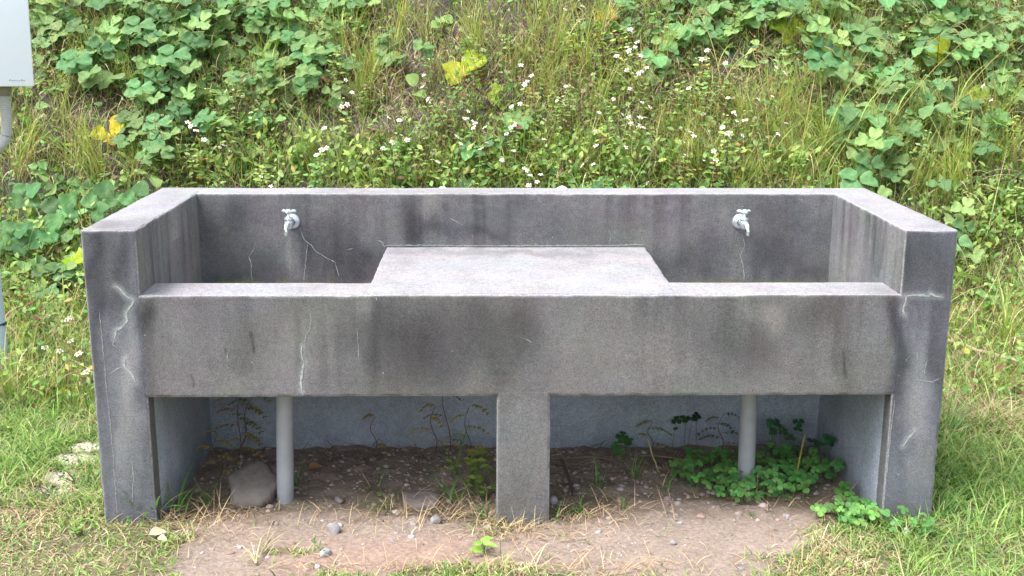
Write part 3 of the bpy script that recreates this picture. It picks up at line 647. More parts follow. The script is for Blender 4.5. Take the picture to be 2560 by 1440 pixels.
def kudzu_variant(nl, spread, slope, yellow=0.):
    """leaf mesh and vine mesh; grows over a slope rising in +y"""
    lf = MB(); st = MB(); pts = []
    p = np.array([-spread * random.uniform(.6, 1), random.uniform(-.1, .1), 0.]); hd = random.uniform(-.4, .4)
    for k in range(nl + 1):
        pts.append(p + np.array([0, 0, slope * p[1] + .015 + random.uniform(0, .03)])); hd += random.uniform(-.6, .6)
        p = p + np.array([math.cos(hd), math.sin(hd), 0]) * spread * 2 / nl
    tube(st, pts, .0022, 5, (.16, .12, .06))
    for q in pts[1:]:
        q = np.array(q); h = random.uniform(.07, .19); o = rdir() * random.uniform(.02, .08); top = q + o + np.array([0, -.03, h])
        tube(st, [q, q + o * .4 + (0, 0, h * .5), top], [.0016, .0014, .0012], 4, (.1, .17, .06), cap=False)
        az = random.uniform(0, 2 * math.pi) if random.random() < .35 else random.uniform(-2.6, -.5)
        nrm = np.array([random.uniform(-.45, .45), random.uniform(-1.0, .0), random.uniform(.55, 1)])
        base = G_KUD if random.random() < .62 else G_KUD2
        if random.random() < yellow: base = G_YEL
        base = jit(base, .28, .06); S = random.uniform(.055, .10)
        for j, da in enumerate((0, 1.35, -1.35)):
            a = az + da + random.uniform(-.15, .15); dv = np.array([math.cos(a), math.sin(a), 0.]); n1 = nrm + np.array([random.uniform(-.22, .22) for _ in range(3)])
            n1 /= np.linalg.norm(n1); dv = dv - n1 * (dv @ n1)
            b = top + dv * (.03 if j == 0 else .006)
            if j == 0: b = top + dv * .022
            place_leaf(lf, LG[(3 if random.random() < .5 else 0) if j == 0 else (1 if j == 1 else 2) if random.random() < .7 else 0], b, dv, n1, S * (1.05 if j == 0 else .9), jit(base, .09, .03), random.uniform(.0, .35), random.uniform(.0, .35), wave=1)
    return lf.mesh('leaves', M_LEAF), st.mesh('vine', M_STEM)
def flower_head(mb, c, up, r=.014):
    a, b, d = frame(up); npet = random.choice((5, 5, 6)); a0 = random.uniform(0, 6)
    for k in range(npet):
        t = a0 + k * 2 * math.pi / npet; dv = a * math.cos(t) + b * math.sin(t) - d * random.uniform(-.1, .25)
        place_leaf(mb, ovate(4, .36, 1.3), c + dv * .003, dv, d, r, (.88, .89, .90), .1, .1)
    V = [c + d * .003 + (a * math.cos(t) + b * math.sin(t)) * r * .33 for t in np.linspace(0, 2 * math.pi, 9)[:-1]] + [c + d * .006]
    mb.add(V, [(i, (i + 1) % 8, 8) for i in range(8)], (.62, .38, .03))
def weed_variant(h, nn, flowers=2, red=.3, bushy=1.):
    """upright weed: stem with paired leaves, optional white flowers"""
    lf = MB(); st = MB(); fls = []
    lean = rdir() * random.uniform(.05, .3) * h + np.array([0, -.08 * h, 0])
    P = lambda f: lean * f ** 1.6 + np.array([0, 0, h * f])
    sc = jit(G_RED if random.random() < red * 2.2 else (.1, .13, .04), .2)
    tube(st, [P(f) for f in np.linspace(0, 1, 7)], np.linspace(.0022, .001, 7), 5, sc)
    base = jit(G_SMALL if random.random() < .65 else G_SMALL2, .2, .08)
    tips = [P(1.)]
    def pair(q, sz, az):
        for s_ in (0, math.pi):
            dv = np.array([math.cos(az + s_), math.sin(az + s_), random.uniform(-.1, .6)])
            cc = jit(base, .25, .1)
            if random.random() < .10: cc = jit((.34, .30, .05), .2)
            if random.random() < .07: cc = jit((.2, .1, .05), .2)
            for dd in ((0, 0), (1.0, .35), (-1.0, .35)) if random.random() < .6 else ((0, 0),):
                a = math.atan2(dv[1], dv[0]) + dd[0]; d2 = np.array([math.cos(a), math.sin(a), dv[2]])
                place_leaf(lf, OV, q + dv * .25 * sz, d2, (random.uniform(-.3, .3), -.5, .8), sz * (1 - dd[1]), cc, .2, .35)
    az = random.uniform(0, 3)
    for k in range(nn):
        f = .15 + .85 * k / nn; pair(P(f), random.uniform(.028, .05) * (1.15 - .4 * f), az + k * 1.57 + random.uniform(-.3, .3))
        if random.random() < .55 * bushy and f > .25:
            d = rdir(); L = random.uniform(.3, .5) * h * (1 - f * .4); e = P(f) + d * L * .5 + np.array([0, 0, L * .8])
            tube(st, [P(f), P(f) + d * L * .3 + np.array([0, 0, L * .35]), e], [.0014, .0011, .0008], 4, sc, cap=False)
            pair(P(f) * .4 + e * .6, random.uniform(.02, .036), random.uniform(0, 3)); pair(e, random.uniform(.016, .028), random.uniform(0, 3)); tips.append(e)
    random.shuffle(tips)
    for e in tips[:flowers]:
        L = random.uniform(.04, .13); d = rdir(); e2 = e + d * .02 + np.array([0, -.01, L]); tube(st, [e, e2], [.0009, .0008], 4, sc, cap=False)
        fl = MB(); flower_head(fl, e2, (random.uniform(-.35, .35), random.uniform(-1.1, -.1), 1), random.uniform(.0115, .016)); fls.append(fl.mesh('flower', M_PETAL, False))
    return (lf.mesh('leaves', M_SLEAF), st.mesh('stem', M_STEM), *fls)
def tuft_variant(n, L, w, spread=.05, dry=.25, lean0=.25, bendm=1.2):
    g = MB(); d = MB()
    for _ in range(n):
        isd = random.random() < dry; b = rdir() * random.uniform(0, spread)
        l = L * random.uniform(.45, 1.1)
        if isd: blade(d, b, random.uniform(0, 6.28), l * .85, w * .7, random.uniform(.8, 3.2), random.uniform(.1, .7), jit(G_DRY, .3, .05), 7)
        else: blade(g, b, random.uniform(0, 6.28), l, w * random.uniform(.6, 1.2), random.uniform(.2, bendm), random.uniform(0, lean0), jit(G_GR if random.random() < .6 else G_GRY, .25, .08), 6, tipc=jit(G_GRY, .2) if random.random() < .5 else None)
    return g.mesh('green_blades', M_GRASS), (d.mesh('dry_blades', M_DRY) if d.n else None)
def zone(u, v):
    sx = 'left' if u < 850 else ('middle' if u < 1750 else 'right'); sy = 'upper' if v < 240 else 'lower'
    return f'{sy} {sx} part of the bank'
def put(name, meshes, names, loc, rz, s, label, cat, group, tilt=(0, 0)):
    o = empty(name, loc); o.rotation_euler = (tilt[0], tilt[1], rz); o.scale = (s, s, s)
    for me, nm in zip(meshes, names):
        if me is not None: link(nm, me, o)
    tag(o, label, cat, group); return o

# big lobed-leaf vines
KV = [kudzu_variant(random.randint(4, 7), .22, .85, .0) for _ in range(10)] ; KVF = [kudzu_variant(random.randint(4, 6), .2, .12, .0) for _ in range(6)]
x, y, z, u, v = pick(KUDZU, 172, .02, .9)
for i in range(len(x)):
    if not inframe(u[i], v[i], 700): continue
    flat = y[i] < 2.2; m_ = random.choice(KVF if flat else KV)
    zn = zone(u[i], v[i])
    put('leafy_vine', m_, ('leaves', 'vine'), (x[i], y[i], z[i]), random.uniform(-.5, .5) + (math.pi if flat and random.random() < .5 else 0), random.uniform(.85, 1.2),
        f'creeping vine with broad lobed blue-green leaves on the {zn}', 'vine', f'broad-leaved vines on the {zn}')
# flowering weeds
FV = [weed_variant(random.uniform(.25, .42), random.randint(5, 8), random.choice((4, 5, 6, 6)), .35) for _ in range(14)]
WV = [weed_variant(random.uniform(.14, .34), random.randint(5, 8), 0, .3) for _ in range(14)]
x, y, z, u, v = pick(FLOWR, 235, .01, .8)
for i in range(len(x)):
    zn = zone(u[i], v[i]); m_ = random.choice(FV)
    put('flowering_weed', m_, ('leaves', 'stem') + ('flower',) * 6, (x[i], y[i], z[i]), random.uniform(0, 6.28), random.uniform(.7, 1.1),
        f'weed with small white yellow-centred flowers on the {zn}', 'wildflower', f'white-flowered weeds on the {zn}', (random.uniform(0, .25), random.uniform(-.15, .15)))
x, y, z, u, v = pick(LEAFY, 290, .06, .8)
for i in range(len(x)):
    zn = zone(u[i], v[i]); m_ = random.choice(WV)
    put('leafy_weed', m_, ('leaves', 'stem'), (x[i], y[i], z[i]), random.uniform(0, 6.28), random.uniform(.7, 1.25),
        f'bushy flowerless weed with small pointed leaves on the {zn}', 'weed', f'small-leaved weeds on the {zn}', (random.uniform(0, .3), random.uniform(-.15, .15)))
# grass tufts
TV = [tuft_variant(random.randint(26, 44), random.uniform(.28, .42), .006, .05, .3) for _ in range(7)]
x, y, z, u, v = pick(GRASS, 235, .03, .7)
for i in range(len(x)):
    zn = zone(u[i], v[i]); m_ = random.choice(TV)
    put('grass_tuft', m_, ('green_blades', 'dry_blades'), (x[i], y[i], z[i]), random.uniform(0, 6.28), random.uniform(.75, 1.25),
        f'tall yellow-green grass tuft mixed with dry blades on the {zn}', 'grass tuft', f'grass tufts on the {zn}', (random.uniform(0, .4), random.uniform(-.1, .3) if u[i] > 1700 else random.uniform(-.2, .2)))

# undergrowth nobody could count: many small leaves, dry litter and short grass over the bank
def merged_leaves(name, n, L, base, size, cols, g, mt, hmax=.16, nrmb=(0, -.5, .8), kind='stuff', bare=.85, weights=None, upz=(-.3, .5)):
    x, y, z, u, v = pick(L, n, base, bare); n = len(x); U, V_, F_ = g; k = len(U)
    z = z + RNG.random(n) ** 1.3 * hmax
    az = RNG.uniform(0, 2 * np.pi, n); dv = np.stack([np.cos(az), np.sin(az), RNG.uniform(*upz, n)], 1); dv /= np.linalg.norm(dv, axis=1)[:, None]
    nr = np.asarray(nrmb)[None] + RNG.normal(0, .4, (n, 3)); nr -= dv * (nr * dv).sum(1)[:, None]; nr /= np.linalg.norm(nr, axis=1)[:, None]; sd_ = np.cross(dv, nr)
    S = RNG.uniform(size[0], size[1], n)[:, None, None]
    h = (.2 * np.abs(U) - .2 * V_ ** 2)
    P = np.stack([x, y, z], 1)[:, None] + S * (sd_[:, None] * U[None, :, None] + dv[:, None] * V_[None, :, None] + nr[:, None] * h[None, :, None])
    ci = RNG.choice(len(cols), n, p=weights); C = np.array(cols)[ci] * (1 + RNG.uniform(-.3, .3, n))[:, None]
    C = np.repeat(np.clip(C, 0, 1), k, 0); Fa = (F_[None] + (np.arange(n) * k)[:, None, None]).reshape(-1, 4)
    me = mesh_np(name, P.reshape(-1, 3), [Fa], mt, C); o = link(name, me); tag(o, kind=kind); return o
def merged_blades(name, x, y, z, L, w, cols, weights, mt, bend=(.2, 1.6), lean=(0, .6), n=4, az=None, kind='stuff', tipdry=.3):
    m = len(x); az = RNG.uniform(0, 2 * np.pi, m) if az is None else az; d = np.stack([np.cos(az), np.sin(az), az * 0], 1)
    fa = az + RNG.uniform(-1.2, 1.2, m) + np.pi / 2; s = np.stack([np.cos(fa), np.sin(fa), az * 0], 1)
    th = RNG.uniform(*lean, m); bd = RNG.uniform(*bend, m); p = np.stack([x, y, z], 1); V = []
    ci = RNG.choice(len(cols), m, p=weights); C0 = np.array(cols)[ci] * (1 + RNG.uniform(-.28, .28, m))[:, None]; tip = RNG.random(m) < tipdry; CC = []
    for i in range(n + 1):
        f = i / n; ww = (w * .5 * (1 - f ** 1.7) + .0002)[:, None]
        V += [p - s * ww, p + s * ww]; t = (f ** 2 * tip)[:, None] * .8; c = C0 * (1 - t) + np.array(G_DRY) * t; CC += [c, c]
        p = p + (L / n)[:, None] * (d * np.sin(th)[:, None] + np.array([0, 0, 1.]) * np.cos(th)[:, None]); th = th + bd / n
    V = np.stack(V, 1).reshape(-1, 3); C = np.stack(CC, 1).reshape(-1, 3); K = 2 * (n + 1)
    f = np.array([(2 * i, 2 * i + 1, 2 * i + 3, 2 * i + 2) for i in range(n)]); Fa = (f[None] + (np.arange(m) * K)[:, None, None]).reshape(-1, 4)
    me = mesh_np(name, V, [Fa], mt, C); o = link(name, me); tag(o, kind=kind); return o
merged_leaves('undergrowth', 52000, LEAFY, .26, (.018, .046), [G_SMALL, G_SMALL2, (.24, .3, .06), (.2, .11, .06), (.38, .3, .07)], OV, M_SLEAF, .17, weights=[.45, .25, .15, .1, .05], upz=(-.2, 1.6))
merged_leaves('broad_ground_cover', 3600, KUDZU, .0, (.04, .09), [G_KUD, G_KUD2, (.08, .17, .08)], LG[0], M_LEAF, .10, weights=[.5, .3, .2])
merged_leaves('dead_leaf_litter', 5000, [(1000, 220, 150, 90, 1), (900, 300, 150, 60, .8), (700, 260, 200, 80, .6)], .18, (.02, .06), [(.24, .16, .11), (.14, .085, .06), (.34, .25, .2)], OV, M_DRY, .04, bare=.0, weights=[.5, .3, .2])
x, y, z, u, v = pick(GRASS, 52000, .42, .7); m = len(x)
merged_blades('bank_grass', x, y, z, RNG.uniform(.07, .27, m), RNG.uniform(.0026, .0055, m), [G_GR, G_GRY, (.07, .16, .03)], [.5, .3, .2], M_GRASS, (.3, 2.0), (0, .7))
x, y, z, u, v = pick([(1250, 150, 350, 120, 1), (1850, 250, 300, 120, 1), (850, 250, 250, 120, .9), (150, 350, 150, 120, .8), (2200, 350, 300, 100, .7)], 60000, .5, .3)
k_ = (v < 440) | (RNG.random(len(x)) < .22); x, y, z = x[k_], y[k_], z[k_]; m = len(x)
merged_blades('dry_thatch', x, y, z + RNG.uniform(0, .15, m), RNG.uniform(.08, .3, m), RNG.uniform(.0014, .0034, m), [G_DRY, (.36, .25, .15), (.27, .15, .11), (.15, .09, .07)], [.46, .26, .18, .1], M_DRY, (.3, 2.6), (.5, 1.6))
# reddish brown thin stems
x, y, z, u, v = pick(FLOWR + [(1250, 200, 450, 200, 1)], 4600, .15, .5); m = len(x)
merged_blades('dark_weed_stems', x, y, z, RNG.uniform(.12, .36, m), RNG.uniform(.0016, .0028, m), [G_RED, (.09, .06, .035), (.2, .1, .06)], [.4, .35, .25], M_DRY, (-.3, .5), (0, .4), tipdry=.1)

# ------------------------------------------------------------------ lawn
def lawn(n, y0, y1, x0=-2.35, x1=2.35):
    x = RNG.uniform(x0, x1, n); y = RNG.uniform(y0, y1, n); z = height(x, y)
    px, py, d, s, c, under = masks(x, y, z)
    inside = (np.abs(x) < 1.305) & (y > -.003) & (y < .87)
    keep = (RNG.random(n) > d * .985) & (RNG.random(n) > np.clip(blobs(px, py, SAND) * 1.8 - .3, 0, .96) * (y < 1)) & (RNG.random(n) > np.clip(blobs(px, py, CHAR) * 1.5 - .4, 0, .9) * (y < 1)) & ~inside
    patch = np.clip((vn2(x, y, 5, 44) - .25) * 2.2, .25, 1); keep &= RNG.random(n) < patch
    return x[keep], y[keep], z[keep], px[keep], py[keep]
A_ = [lawn(330000, -.8, 1.75), lawn(60000, 1.75, 2.6, -2.9, 2.9), lawn(60000, -1.6, 2.4, -3.9, -2.35), lawn(60000, -1.6, 2.4, 2.35, 3.9), lawn(50000, -3, 2.4, -6.4, -3.9), lawn(50000, -3, 2.4, 3.9, 6.4), lawn(50000, -1.6, -.8, -2.35, 2.35)]
x, y, z, px, py = (np.concatenate(q) for q in zip(*A_)); m = len(x)
# front: worn, half dry and short; behind: longer and greener
k = np.clip((y + .3) / 1.2, 0, 1); tone = vn2(x, y, 3.2, 55)
fresh = (px < 330) & (y > .1) | (px > 2250) | (y > .9)
g = RNG.random(m) < np.where(fresh, np.where(px > 2250, .70, .84), .56) - (tone - .5) * .9
L = np.where(fresh, RNG.uniform(.03, .09, m), RNG.uniform(.018, .05, m)) * (.75 + .5 * tone) * np.where(px > 2250, 1.6, 1) * (.8 + .8 * RNG.random(m) ** 3); 
def sub(q): return x[q], y[q], z[q]
merged_blades('lawn_grass', *sub(g), L[g], RNG.uniform(.0024, .0056, g.sum()), [(.19, .34, .07), (.31, .41, .12), (.09, .21, .05)], [.45, .3, .25], M_GRASS, (.2, 2.0), (.3, 1.25), 3)
q = ~g
merged_blades('dry_lawn_grass', *sub(q), L[q] * 1.1, RNG.uniform(.0018, .004, q.sum()), [(.46, .36, .22), (.3, .21, .13), (.58, .49, .34)], [.5, .3, .2], M_DRY, (.2, 2.5), (.5, 1.5), 3)
# small clover-like leaves in the lawn
def lawn_leaves(name, n, cols):
    x, y, z, px, py = lawn(n, -1.2, 2.5); U, V_, F_ = OV; n = len(x); k = len(U)
    az = RNG.uniform(0, 6.28, n); dv = np.stack([np.cos(az), np.sin(az), RNG.uniform(0, .4, n)], 1); nr = np.array([0, -.3, .9]) + RNG.normal(0, .3, (n, 3)); nr -= dv * (nr * dv).sum(1)[:, None]; nr /= np.linalg.norm(nr, axis=1)[:, None]; s_ = np.cross(dv, nr)
    S = RNG.uniform(.008, .02, n)[:, None, None]; h = .2 * np.abs(U) - .2 * V_ ** 2
    P = np.stack([x, y, z + RNG.uniform(.005, .03, n)], 1)[:, None] + S * (s_[:, None] * U[None, :, None] * 1.3 + dv[:, None] * V_[None, :, None] + nr[:, None] * h[None, :, None])
    C = np.repeat(np.array(cols)[RNG.choice(len(cols), n)] * (1 + RNG.uniform(-.25, .25, n))[:, None], k, 0)
    o = link(name, mesh_np(name, P.reshape(-1, 3), [(F_[None] + (np.arange(n) * k)[:, None, None]).reshape(-1, 4)], M_SLEAF, C)); tag(o, kind='stuff')
lawn_leaves('lawn_leaves', 9000, [(.1, .22, .05), (.07, .17, .045), (.2, .27, .07)])

# ------------------------------------------------------------------ stones, clods and litter
def stone_mesh(seed, sx, sy, sz, ang=.5, n=3):
    import bmesh
    bm = bmesh.new(); bmesh.ops.create_icosphere(bm, subdivisions=n, radius=1)
    P = np.array([v.co[:] for v in bm.verts]); rg = np.random.default_rng(seed)
    for _ in range(9):   # cut flat facets
        nr = rg.normal(size=3); nr /= np.linalg.norm(nr); h = rg.uniform(.55, .85); d = P @ nr; k = d > h
        P[k] -= nr * ((d[k] - h) * (.5 + ang * .5))[:, None]
    P *= (1 + .16 * (fbm(P, 1.6, seed % 90, 3) - .5))[:, None]; P *= (sx, sy, sz)
    F_ = np.array([[v.index for v in f.verts] for f in bm.faces]); bm.free(); return P, F_
def stone_obj(name, seed, dims, c, loc, rz, label, group=None, cat='stone', n=3, sink_=.3, ang=.5):
    P, F_ = stone_mesh(seed, *dims, n=n, ang=ang); C = np.tile(np.array(c), (len(P), 1)) * (.8 + .4 * fbm(P, 40, seed % 50, 2))[:, None]
    o = link(name, mesh_np(name, P, [F_], M_STONE, C, smooth=n > 2), None, (loc[0], loc[1], loc[2] + dims[2] * (1 - 2 * sink_))); o.rotation_euler = (random.uniform(-.15, .15), random.uniform(-.15, .15), rz); tag(o, label, cat, group); return o
GREY = (.27, .26, .265); BRN = (.24, .2, .17)
# the big flat stone leaning beside the pipe, outline as seen
def slab_stone(outline, y_c, tilt, th, name, label, c):
    pts = []; zc = None
    for (a, b) in outline:
        # plane rising away from the viewer
        d = ray(a, b); n_ = np.array([0, -math.sin(tilt), math.cos(tilt)]); p0 = np.array([0, y_c, hz(0, y_c) + (th * .8 if tilt > .2 else .012)])
        t = ((p0 - CAM) @ n_) / (d @ n_); pts.append(CAM + d * t)
    pts = np.array(pts); cen = pts.mean(0); n_ = np.array([0, -math.sin(tilt), math.cos(tilt)]); k = 4; dense = []
    for i in range(len(pts)):
        for j in range(k): f = j / k; dense.append(pts[i] * (1 - f) + pts[(i + 1) % len(pts)] * f)
    dense = np.array(dense); m = len(dense); rings = []
    for sc, off in ((.0, .002), (.35, .003), (.65, .002), (.88, .0), (.97, -.006), (1.0, -.02), (.97, -th)):
        q = cen + (dense - cen) * sc + n_ * off
        q = q + n_ * ((fbm(q, 9, 13, 3) - .5) * .022)[:, None] * (off > -.01) + (dense - cen) * ((fbm(q, 25, 14, 2) - .5) * .05)[:, None] * (sc > .5)
        rings.append(q)
    V = np.concatenate(rings); F_ = [(r * m + i, r * m + (i + 1) % m, (r + 1) * m + (i + 1) % m, (r + 1) * m + i) for r in range(len(rings) - 1) for i in range(m)]
    C = np.tile(np.array(c), (len(V), 1)) * (.75 + .5 * fbm(V * np.array([1, 1, 3]), 14, 15, 4))[:, None]
    o = link(name, mesh_np(name, V - cen, [np.array(F_)], M_STONE, C), None, cen); tag(o, label, 'stone'); return o
slab_stone([(566, 1188), (590, 1172), (622, 1156), (652, 1144), (672, 1158), (684, 1176), (706, 1186), (700, 1204), (686, 1216), (676, 1240), (650, 1256), (600, 1262), (578, 1250), (574, 1215)], .16, .42, .05, 'flat_stone', 'large flat grey-brown stone leaning beside the left drain pipe', (.145, .130, .12))
slab_stone([(1004, 1228), (1040, 1220), (1085, 1223), (1102, 1240), (1096, 1258), (1050, 1264), (1008, 1258)], .12, .1, .04, 'half_buried_stone', 'flat grey-brown stone half buried left of the centre leg', (.17, .145, .135))
named = [((835, 1330), .026, .019, .022, 1, GREY, 'angular pale grey stone alone on the bare dirt, largest in front of the sink'), ((1088, 1306), .026, .02, .018, 2, GREY, 'angular grey stone in straw just left of the centre leg'),
 ((815, 1387), .021, .015, .016, 3, (.3, .3, .32), 'bluish grey stone near the bottom edge below the dried grass'), ((1385, 1258), .018, .018, .02, 4, GREY, 'grey stone against the right side of the centre leg'),
 ((1969, 1297), .011, .010, .011, 5, (.33, .31, .33), 'small round pale stone on dirt below the right pipe'), ((2265, 1332), .018, .012, .014, 6, (.34, .36, .4), 'pale bluish stone in the grass at the right post foot'),
 ((1752, 1294), .017, .012, .008, 7, (.3, .22, .2), 'flat pinkish stone on the dirt right of the centre leg'), ((1682, 1361), .012, .01, .009, 8, GREY, 'small round grey stone lying on the dirt front right'),
 ((848, 1254), .021, .014, .012, 9, (.26, .22, .23), 'purplish grey stone in front of the left drain pipe'), ((1700, 1310), .010, .008, .006, 10, (.32, .33, .35), 'small pale blue stone right of centre, behind the pinkish one')]
for (pp, a, b, c_, sd_, cc, lab) in named:
    h = ground_hit(*pp); stone_obj('stone', sd_, (a, b, c_), cc, h, random.uniform(0, 6), lab, n=3)
# scattered pebbles
PEB = []
for _ in range(1500):
    if len(PEB) >= 160: break
    a, b = random.uniform(430, 2080), random.uniform(1215, 1438); q = np.array([float(a)]), np.array([float(b)])
    w = blobs(q[0], q[1], DIRT)[0] + .05 + .8 * math.exp(-((a - 880) / 160) ** 2 - ((b - 1395) / 40) ** 2)
    if random.random() < w and not (1230 < a < 1390 and b < 1330): PEB.append((a, b))
pm = []
for k in range(8):
    P, F_ = stone_mesh(200 + k, 1, random.uniform(.6, .95), random.uniform(.45, .75), n=2); pm.append([mesh_np('pebble', P, [F_], M_STONE, np.tile(np.array(c), (len(P), 1)), smooth=False) for c in (GREY, (.36, .34, .35), (.28, .2, .17))])
for a, b in PEB:
    h = ground_hit(a, b); s_ = random.choice((.002, .003, .004, .005, .007, .012)) * random.uniform(.8, 1.3); me = random.choice(random.choice(pm))
    o = link('pebble', me, None, (h[0], h[1], h[2] + s_ * .02)); o.scale = (s_,) * 3; o.rotation_euler = (0, 0, random.uniform(0, 6)); tag(o, 'small loose pebble scattered on the bare dirt before the sink', 'pebble', 'pebbles scattered on the bare dirt')
def gravel(name, n, fn, size, cols, kind='stuff'):
    mb_V = []; Fs_ = []; Cs = []; n0 = 0; base = [stone_mesh(300 + k, 1, .85, .65, n=1) for k in range(5)]
    for _ in range(n):
        q = fn()
        if q is None: continue
        P, F_ = random.choice(base); s_ = random.uniform(*size) * random.choice((.5, .7, 1, 1, 1.5)); a = random.uniform(0, 6); c, s2 = math.cos(a), math.sin(a)
        Q = P * s_; Q = np.stack([Q[:, 0] * c - Q[:, 1] * s2, Q[:, 0] * s2 + Q[:, 1] * c, Q[:, 2]], 1) + (q[0], q[1], hz(*q) - s_ * .05)
        mb_V.append(Q); Fs_.append(F_ + n0); n0 += len(P); Cs.append(np.tile(jit(random.choice(cols), .3), (len(P), 1)))
    o = link(name, mesh_np(name, np.concatenate(mb_V), Fs_, M_STONE, np.concatenate(Cs), smooth=False)); tag(o, kind=kind)
def under_pt():
    x, y = random.uniform(-1.11, 1.11), random.uniform(.02, .71) ** 1
    if -.1 < x < .11 and y < .18: return None
    if random.random() > .25 + .9 * (y / .7): return None
    return x, y
gravel('soil_clods', 2200, under_pt, (.004, .014), [(.27, .22, .19), (.22, .18, .155), (.3, .26, .23)])
def dirt_pt():
    x, y = random.uniform(-1.2, 1.2), random.uniform(-.75, .1)
    u, v = pix(np.array([[x, y, 0.]])); 
    return (x, y) if random.random() < blobs(u, v, DIRT)[0] * .9 + .06 else None
gravel('fine_grit', 2600, dirt_pt, (.0012, .0032), [(.36, .32, .3), (.24, .2, .18), (.42, .4, .4), (.2, .15, .13)])
def char_pt():
    a, b = random.uniform(-20, 250), random.uniform(1120, 1262); h = on_z(a, b)
    w = blobs(np.array([a]), np.array([b]), CHAR + SAND)[0]; return (h[0], h[1]) if random.random() < w and h[0] < -1.31 else None
gravel('ash_crumbs', 900, char_pt, (.003, .009), [(.05, .052, .06), (.03, .03, .035), (.4, .37, .35), (.5, .47, .43)])

# straw lying along the edges of the dirt and under the sink
def straw(name, L, n, length, w, cols, weights, lean=(1.1, 1.6), bend=(-.2, 1.2), z=.0):
    X = []; 
    while len(X) < n:
        a = random.choices(L, [q[4] for q in L])[0]; p_ = random.gauss(a[0], a[2]), random.gauss(a[1], a[3]); h = ground_hit(*p_)
        if (abs(h[0]) > 1.13 and abs(h[0]) < 1.305 and 0 < h[1] < .87) or (-.09 < h[0] < .1 and -.002 < h[1] < .17) or (abs(h[0]) < 1.3 and h[1] > .71): continue
        X.append(h)
    X = np.array(X); m = len(X)
    merged_blades(name, X[:, 0], X[:, 1], X[:, 2] + RNG.uniform(0, .012, m) + z, RNG.uniform(*length, m), RNG.uniform(*w, m), cols, weights, M_DRY, bend, lean, 4, tipdry=.2)
straw('dry_straw', [(560, 1290, 110, 22, 1), (1020, 1290, 110, 20, 1.2), (1180, 1270, 50, 40, .7), (1480, 1290, 90, 14, .8), (1310, 1335, 100, 14, .8), (1800, 1255, 150, 15, .5), (450, 1320, 60, 25, .8), (2050, 1380, 40, 40, .6), (1500, 1425, 200, 16, 1), (1000, 1425, 250, 12, .7)], 1500, (.03, .11), (.0015, .003), [(.48, .37, .22), (.36, .25, .16), (.3, .19, .13)], [.5, .3, .2], (.6, 1.6), (0, 1.3))
straw('dark_litter', [(1000, 1150, 130, 25, 1), (850, 1140, 80, 20, .5), (1650, 1160, 150, 18, 1.2), (1800, 1190, 120, 25, .8)], 650, (.04, .14), (.0015, .003), [(.24, .16, .12), (.3, .22, .16), (.17, .11, .09)], [.4, .3, .3])
# green blades in clumps about the foot of the sink: each clump a thing
def clump(px, py, n, L, w, label, dry=.2, lean0=.9, bendm=1.4, cols=None):
    h = ground_hit(px, py); g = MB(); d = MB()
    for _ in range(n):
        b = rdir() * random.uniform(0, .03)
        if random.random() < dry: blade(d, b, random.uniform(0, 6.28), L * random.uniform(.4, .9), w * .6, random.uniform(.5, 2), random.uniform(.3, 1.2), jit((.42, .33, .19), .25), 6)
        else: blade(g, b, random.uniform(0, 6.28), L * random.uniform(.5, 1.1), w * random.uniform(.7, 1.2), random.uniform(.2, bendm), random.uniform(.05, lean0), jit((.11, .25, .06), .25, .1), 6)
    o = empty('grass_clump', h)
    if g.n: g.build('green_blades', M_GRASS, o)
    if d.n: d.build('dry_blades', M_DRY, o)
    tag(o, label, 'grass'); return o
clump(380, 1300, 16, .20, .009, 'coarse broad-bladed grass clump at the foot of the left post')
clump(452, 1285, 10, .19, .008, 'long thin grass blades just inside the left post', .1)
clump(525, 1262, 12, .13, .004, 'fine grass clump left of the flat stone')
clump(742, 1215, 12, .12, .004, 'fine grass clump right of the left drain pipe')
clump(930, 1225, 9, .13, .006, 'short grass clump between the left pipe and half-buried stone')
clump(960, 1285, 16, .12, .004, 'half-dry grass clump in front of the half-buried stone', .6)
clump(1130, 1255, 14, .16, .006, 'green grass clump beside a weed left of the centre leg')
clump(1195, 1300, 16, .14, .005, 'yellowish grass clump touching the left side of the centre leg', .4)
clump(1150, 1190, 5, .24, .006, 'few tall arching blades behind the left side of the centre leg', 0)
clump(1500, 1215, 18, .11, .004, 'low grass clump under the sink right of the centre leg', .3)
clump(1590, 1195, 16, .13, .004, 'grass clump with brown tips under the right basin', .4)
clump(1660, 1225, 16, .12, .004, 'thin grass clump left of the clover patch', .4)
clump(1720, 1215, 10, .13, .005, 'dark green grass clump at the edge of the clover patch', .1)
clump(1990, 1215, 14, .17, .005, 'tall thin grass clump rising from the clover patch', .15)
clump(1385, 1300, 14, .09, .004, 'half-dry grass clump at the right foot of centre leg', .5)
clump(1450, 1290, 18, .09, .004, 'low green clump right of the centre leg', .3)
clump(1560, 1275, 14, .08, .004, 'sparse low grass at the back edge of right dirt patch', .4)
clump(2345, 1290, 26, .16, .006, 'thick grass clump against the right post outer side', .2)
clump(2375, 1090, 22, .18, .007, 'grass clump leaning on the outer right wall halfway back', .1)
clump(250, 1240, 14, .14, .006, 'grass clump left of the left post foot', .3)
clump(2420, 700, 34, .34, .009, 'tall arching bright grass clump beside the sink right corner', .1, .5, 2.0, )
clump(2480, 690, 30, .3, .008, 'arching grass clump near the right edge', .15, .5, 2.0)
clump(2385, 740, 24, .26, .008, 'arching grass clump close to the right outer wall', .15, .5, 2.0)
